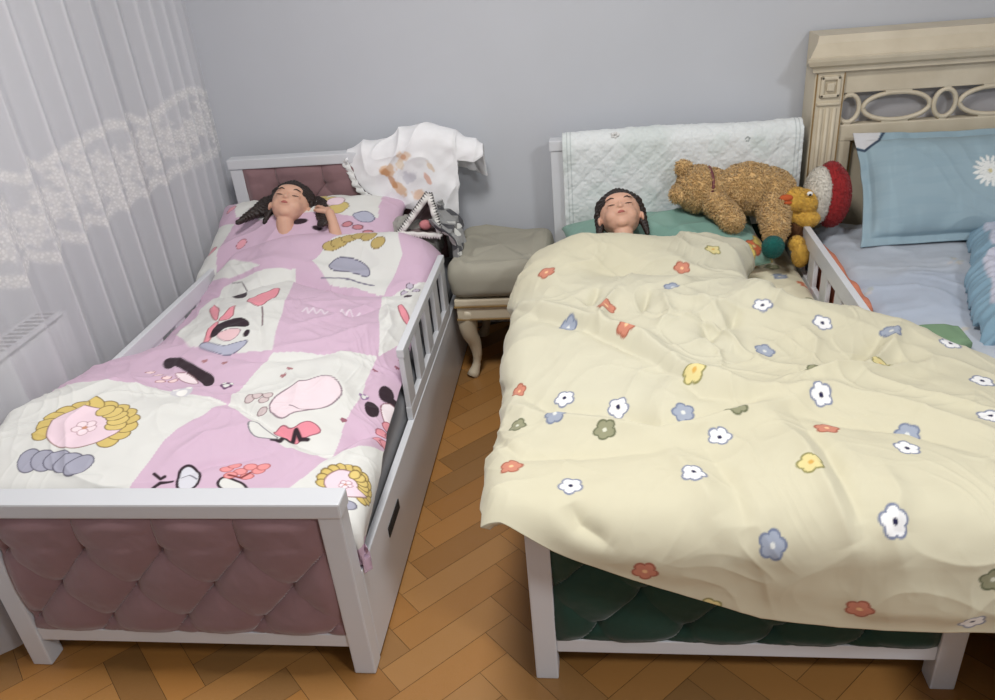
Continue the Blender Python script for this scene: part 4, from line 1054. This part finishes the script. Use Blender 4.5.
tube(bm, [(.412 + .004 * math.sin(a * 3), 2.862 + .068 * math.cos(a), .652 + .072 * math.sin(a)) for a in np.linspace(0, 2 * PI, 40)[:-1]], .0055, 8, True)
done('neck_ribbon', bm, mat('maroon_ribbon', (112, 56, 60), .6, noise=.1), TB, True)
M_teal = mat('teal_plush', (22, 112, 104), .9, noise=.2, nscale=40, bump=.3, bscale=400, sheen=.3)
bm = bmesh.new(); bc = (0.603,2.645,0.496); ball(bm, Vector(bc), .036, (1, .8, 1.05), seg=24); tb = done('plush_ball', bm, M_teal, None, True); fur(tb, 2500, .004, .0012, seed=9)
tag(tb, 'small round teal plush ball under the teddy bear foot', 'toy')
M_duck = mat('yellow_plush', (228, 182, 78), .9, noise=.15, nscale=30, bump=.3, bscale=400, sheen=.3)
DK_ = thing('plush_duck', 'yellow plush duck in a red and white hat leaning on the headboard post', 'plush toy', (.75, 2.84, .45))
b = blob('head', [((.702, 2.80, .610), .050, (1.05, .9, .85)), ((.740, 2.80, .600), .044), ((.742, 2.785, .545), .042, (1.1, .9, .8)), ((.70, 2.80, .545), .030)], .004, M_duck, DK_, 4); fur(b, 6000, .004, .0011, seed=5)
b = blob('foot', [((.712, 2.700, .440), .036, (.8, 1, 1.2)), ((.700, 2.72, .475), .028)], .004, M_duck, DK_, 3); fur(b, 2000, .004, .0011, seed=6)
M_brn = mat('brown_plush', (92, 58, 28), .95, noise=.2, nscale=30, bump=.3, bscale=300)
b = blob('body', [((.700, 2.86, .560), .050, (.8, 1, 1)), ((.712, 2.80, .505), .045), ((.725, 2.78, .47), .035)], .005, M_brn, DK_, 4); fur(b, 2500, .005, .0012, seed=7)
bm = bmesh.new(); ball(bm, Vector((.662, 2.768, .628)), .020, (1.2, .7, .6)); ball(bm, Vector((.668, 2.765, .612)), .015, (1.1, .7, .5)); done('beak', bm, mat('orange_felt', (198, 92, 44), .9, noise=.15), DK_, True)
bm = bmesh.new(); ball(bm, Vector((.738, 2.758, .640)), .0065, seg=12); done('eye', bm, mat('black_bead', (16, 14, 14), .15, spec=.8), DK_, True)
bm = bmesh.new(); ball(bm, Vector((.738, 2.759, .642)), .0105, (1, .6, .8), seg=12); done('eye_patch', bm, mat('white_felt', (236, 234, 228), .9), DK_, True)
M_hw = mat('white_hat_plush', (222, 216, 204), .9, noise=.08, nscale=30, bump=.3, bscale=300, sheen=.2); M_hr = mat('red_hat_plush', (158, 34, 36), .9, noise=.2, nscale=30, bump=.3, bscale=300, sheen=.2)
b = blob('hat_brim', [((.790, 2.835, .612), .10, (.52, .70, 1.0))], .005, M_hw, DK_, 2); fur(b, 5000, .005, .0012, seed=11)
b = blob('hat_crown', [((.838, 2.850, .600), .113, (.56, .74, 1.0)), ((.83, 2.85, .64), .085, (.6, .8, 1))], .005, M_hr, DK_, 3); fur(b, 5000, .004, .0012, seed=12)

# ================================================================ two sleeping children
M_skin = mat('skin', (214, 168, 144), .55, noise=.06, nscale=14, bump=.05, bscale=400)
M_skin.node_tree.nodes['Principled BSDF'].inputs['Subsurface Weight'].default_value = .08
M_skin.node_tree.nodes['Principled BSDF'].inputs['Subsurface Radius'].default_value = (.01, .004, .002)
M_hair = mat('dark_hair', (44, 32, 28), .5, noise=.35, nscale=60, bump=.5, bscale=160)
M_lip = mat('lips', (176, 98, 90), .5, noise=.05); M_pj = mat('pyjama_cotton', (206, 190, 196), .85, noise=.08, nscale=30, bump=.2, bscale=500)
def hand_shapes(wrist, d, up, s=.8, thumb=1):
    d = Vector(d).normalized(); up = Vector(up).normalized(); r = d.cross(up).normalized(); up = r.cross(d)
    w = Vector(wrist); L = []
    L.append((w, .017 * s, w + d * .03 * s, .020 * s))
    for k in (-1.5, -.5, .5, 1.5): L.append((w + d * .018 * s + r * k * .009 * s, .012 * s, w + d * .062 * s + r * k * .0135 * s, .0095 * s))
    for k, ln in ((-1.5, .82), (-.5, 1.0), (.5, 1.06), (1.5, .94)):
        a = w + d * .062 * s + r * k * .0135 * s; f = (d + r * k * .10).normalized()
        b_ = a + f * .026 * s * ln; c_ = b_ + (f * .86 - up * .5) * .020 * s * ln; e_ = c_ + (f * .6 - up * .8) * .016 * s * ln
        L += [(a, .0088 * s, b_, .0080 * s), (b_, .0080 * s, c_, .0074 * s), (c_, .0074 * s, e_, .0064 * s)]
    a = w + d * .015 * s + r * thumb * .020 * s; b_ = a + (d * .7 + r * thumb * .9 - up * .2) * .026 * s; c_ = b_ + (d * .95 + r * thumb * .25 - up * .3) * .024 * s
    L += [(a, .013 * s, b_, .0105 * s), (b_, .0105 * s, c_, .0080 * s)]
    return L
def child(name, label, hc, turn, roll, raised, hairside, seed, longhair=True):
    t = thing(name, label, 'person', (hc[0], hc[1] - .45, .39))
    H = Matrix.Translation(hc) @ Matrix.Rotation(roll, 4, 'Z') @ Matrix.Rotation(.42, 4, 'X') @ Matrix.Rotation(turn, 4, 'Y')
    q = .94
    def h(x, y, z): return (H @ Vector((x * q, y * q, z * q)))
    RX = (H.to_3x3())
    sh = []
    def hb(c, r, sx=(1, 1, 1)): sh.append(('h', c, r, sx))
    X0, Y0 = hc[0], hc[1]; zb = .437
    V3 = lambda x, y, z: Vector((X0 + x, Y0 + y, z))
    body = []
    nk = h(0, -.085, -.01); ch = V3(0, -.20, zb + .018)
    body += [(nk, .034, V3(0, -.135, zb + .035), .036), (V3(0, -.15, zb + .025), .045, ch, .055), (ch, .055, V3(0, -.33, zb + .005), .058), (V3(0, -.33, zb + .005), .058, V3(0, -.42, zb), .062)]
    for s in (-1, 1):
        body += [(V3(s * .03, -.16, zb + .02), .048, V3(s * .085, -.17, zb + .012), .038), (V3(s * .045, -.23, zb + .012), .052, V3(s * .04, -.40, zb), .055)]
        body += [(V3(s * .045, -.44, zb), .052, V3(s * .07, -.68, zb - .015), .036), (V3(s * .07, -.68, zb - .015), .034, V3(s * .07, -.92, zb - .03), .024), (V3(s * .07, -.93, zb - .035), .022, V3(s * .085, -.955, zb + .025), .016)]
        if s == raised:
            el = V3(s * .215, -.150, zb + .120); wr = V3(s * .165, -.045, zb + .222)
            body += [(V3(s * .090, -.17, zb + .02), .034, el, .026), (el, .026, wr, .018)]
            body += hand_shapes(wr, (-s * .55, .75, .10), (s * .3, .2, .9), .82, thumb=-s)
        else:
            el = V3(s * .130, -.32, zb - .015); wr = V3(s * .135, -.44, zb - .025)
            body += [(V3(s * .095, -.18, zb + .01), .034, el, .026), (el, .025, wr, .018)]
            body += hand_shapes(wr, (-s * .1, -1, 0), (0, 0, 1), .82, thumb=s)
    BB = Balls()
    head = [((0, .018, -.012), .084, (.93, 1.04, .97)), ((0, -.026, .014), .066, (.95, 1.0, .88)), ((.029, -.040, .032), .030), ((-.029, -.040, .032), .030), ((0, -.074, .034), .022, (1.2, .8, .9)),
            ((0, -.030, .0775), .0095, (1.15, 1, 1)), ((.0085, -.032, .070), .006), ((-.0085, -.032, .070), .006), ((0, -.012, .0700), .0065, (1, 2, 1)),
            ((.030, -.004, .0560), .0165, (1.15, .75, .75)), ((-.030, -.004, .0560), .0165, (1.15, .75, .75)), ((0, .030, .052), .034, (1.5, .8, .7)), ((0, -.054, .062), .014, (1.5, .7, .8)),
            ((.080, -.012, -.008), .020, (.35, 1, .75)), ((-.080, -.012, -.008), .020, (.35, 1, .75)), ((0, -.07, -.01), .034)]
    for c, r, *sx in head: BB.ball(h(*c), r * q, sx[0] if sx else (1, 1, 1), RX, 20)
    for s in body: BB.cap(*s)
    me2 = BB.fuse('body', .0028, 5)
    bo = link('body', me2, M_skin, t, True); offset(bo, t)
    for s in (-1, 1):
        bm = bmesh.new(); tube(bm, [h(s * .030 + .015 * c_, -.009 - .0045 * (1 - c_ * c_), .0705 - .0045 * c_ * c_ - .0015 * abs(c_)) for c_ in np.linspace(-1, 1, 9)], [.0004, .0010, .0013, .0015, .0016, .0015, .0013, .0010, .0004], 6)
        done('eyelashes', bm, M_hair, t, True)
    for s in (-1, 1):
        bm = bmesh.new(); tube(bm, [h(s * .031 + .017 * c_, .016 + .004 * (1 - c_ * c_), .0735 - .006 * c_ * c_ - (.003 if c_ * s > 0 else 0)) for c_ in np.linspace(-1, 1, 9)], [.0008, .0014, .0018, .002, .002, .002, .0018, .0014, .0008], 6)
        done('eyebrow', bm, M_hair, t, True)
    bm = bmesh.new()
    for dy, r_ in ((.0024, .0030), (-.0024, .0036)): tube(bm, [h(.014 * c_, -.0545 + dy * (1 - c_ * c_) - .0012 * abs(c_), .0725 - .0050 * c_ * c_) for c_ in np.linspace(-1, 1, 9)], [r_ * .3, r_ * .6, r_ * .85, r_, r_ * .95, r_, r_ * .85, r_ * .6, r_ * .3], 8)
    done('lips', bm, M_lip, t, True)
    # hair: cap of the skull with a parted fringe, and a loose mass lying back over the pillow
    HB_ = Balls(); rs = np.random.RandomState(seed)
    HB_.ball(h(0, .036, -.024), .088 * q, (.97, 1.0, .93), RX, 24)
    for a in np.linspace(-1, 1, 17):
        x_ = .070 * a
        HB_.cap(h(x_ * .5, .110, .000), .010, h(x_, .085 - .02 * abs(a), .046 - .034 * a * a), .011)
        HB_.cap(h(x_, .085 - .02 * abs(a), .046 - .034 * a * a), .011, h(x_ * 1.12 + .006 * hairside, .034 - .020 * abs(a), .066 - .058 * a * a), .006)
    for sd in (-1, 1):
        for k_ in range(7):
            x_ = sd * .082; HB_.cap(h(x_ * .9, .06 - .012 * k_, .012 - .005 * k_), .012, h(x_ * 1.08, .02 - .016 * k_, -.012 - .004 * k_), .009)
    if longhair:
        for i in range(44):
            s_ = hairside if i % 4 else -hairside; a = rs.uniform(0, 1)
            p0 = Vector(h(s_ * .050, .07 - .08 * a, -.035)); p1 = p0 + Vector((s_ * (.035 + .03 * a), .012 - .03 * a, .002)); p2 = p1 + Vector((s_ * .035, -.030 - .03 * a, .000)); p3 = p2 + Vector((s_ * rs.uniform(-.005, .03), -.045, -.004))
            HB_.cap(p0, .018, p1, .017); HB_.cap(p1, .017, p2, .014); HB_.cap(p2, .014, p3, .009)
    hm = HB_.fuse('hair', .0035, 5); ho = link('hair', hm, M_hair, t, True); offset(ho, t)
    co = np.zeros(len(hm.vertices) * 3, np.float32); hm.vertices.foreach_get('co', co); co = co.reshape(-1, 3)
    nn = np.zeros(len(hm.vertices) * 3, np.float32); hm.vertices.foreach_get('normal', nn); nn = nn.reshape(-1, 3)
    ang = np.arctan2(co[:, 0] - hc[0], co[:, 1] - hc[1] + .05)
    co += nn * (.0016 * np.sin(ang * 60 + 3 * vn(co[:, 0] * 40, co[:, 1] * 40, 3)))[:, None]; hm.vertices.foreach_set('co', co.ravel()); hm.update()
    return t
child('person', 'dark-haired child asleep on the pink printed pillow, one arm raised beside the face', (-1.150, 2.800, .682), .22, -.05, 1, 1, 3)
child('person', 'child asleep on the teal pillow under the yellow flowered duvet', (.085, 2.690, .620), -.1, .1, 0, -1, 8, False)

# ================================================================ light and camera
def lamp(name, loc, size, e, col, rot=(0, 0, 0)):
    l = bpy.data.lights.new(name, 'AREA'); l.shape = 'DISK'; l.size = size; l.energy = e; l.color = col
    o = bpy.data.objects.new(name, l); o.location = loc; o.rotation_euler = rot; C.objects.link(o); return o
lamp('ceiling_lamp', (-.30, 1.35, 2.60), .60, 32, (1.0, .985, .96))
lamp('fill_light', (1.7, -.3, 2.60), .5, 40, (.96, .98, 1.0))  # added fill light behind the camera, brightens curtain, wall and post fronts
w = bpy.data.worlds.new('room_dark'); sc.world = w; w.use_nodes = True
w.node_tree.nodes['Background'].inputs[0].default_value = (.5, .52, .56, 1); w.node_tree.nodes['Background'].inputs[1].default_value = .3
cd = bpy.data.cameras.new('camera'); cam = bpy.data.objects.new('camera', cd); C.objects.link(cam); sc.camera = cam
cd.sensor_width = 36; cd.lens = 789.86 / 995 * 36; cd.clip_start = .02
yaw, pitch, roll = math.radians(-8.345), math.radians(28.157), math.radians(-5.432)
f = Vector((math.sin(yaw) * math.cos(pitch), math.cos(yaw) * math.cos(pitch), -math.sin(pitch)))
r = Vector((math.cos(yaw), -math.sin(yaw), 0)); u = r.cross(f)
r2 = math.cos(roll) * r + math.sin(roll) * u; u2 = -math.sin(roll) * r + math.cos(roll) * u
M = Matrix((r2, u2, -f)).transposed().to_4x4(); M.translation = (0, 0, 1.55); cam.matrix_world = M
sc.view_settings.view_transform = 'Standard'; sc.view_settings.look = 'None'; sc.view_settings.gamma = 1; sc.view_settings.exposure = .36
sc.view_settings.use_curve_mapping = False
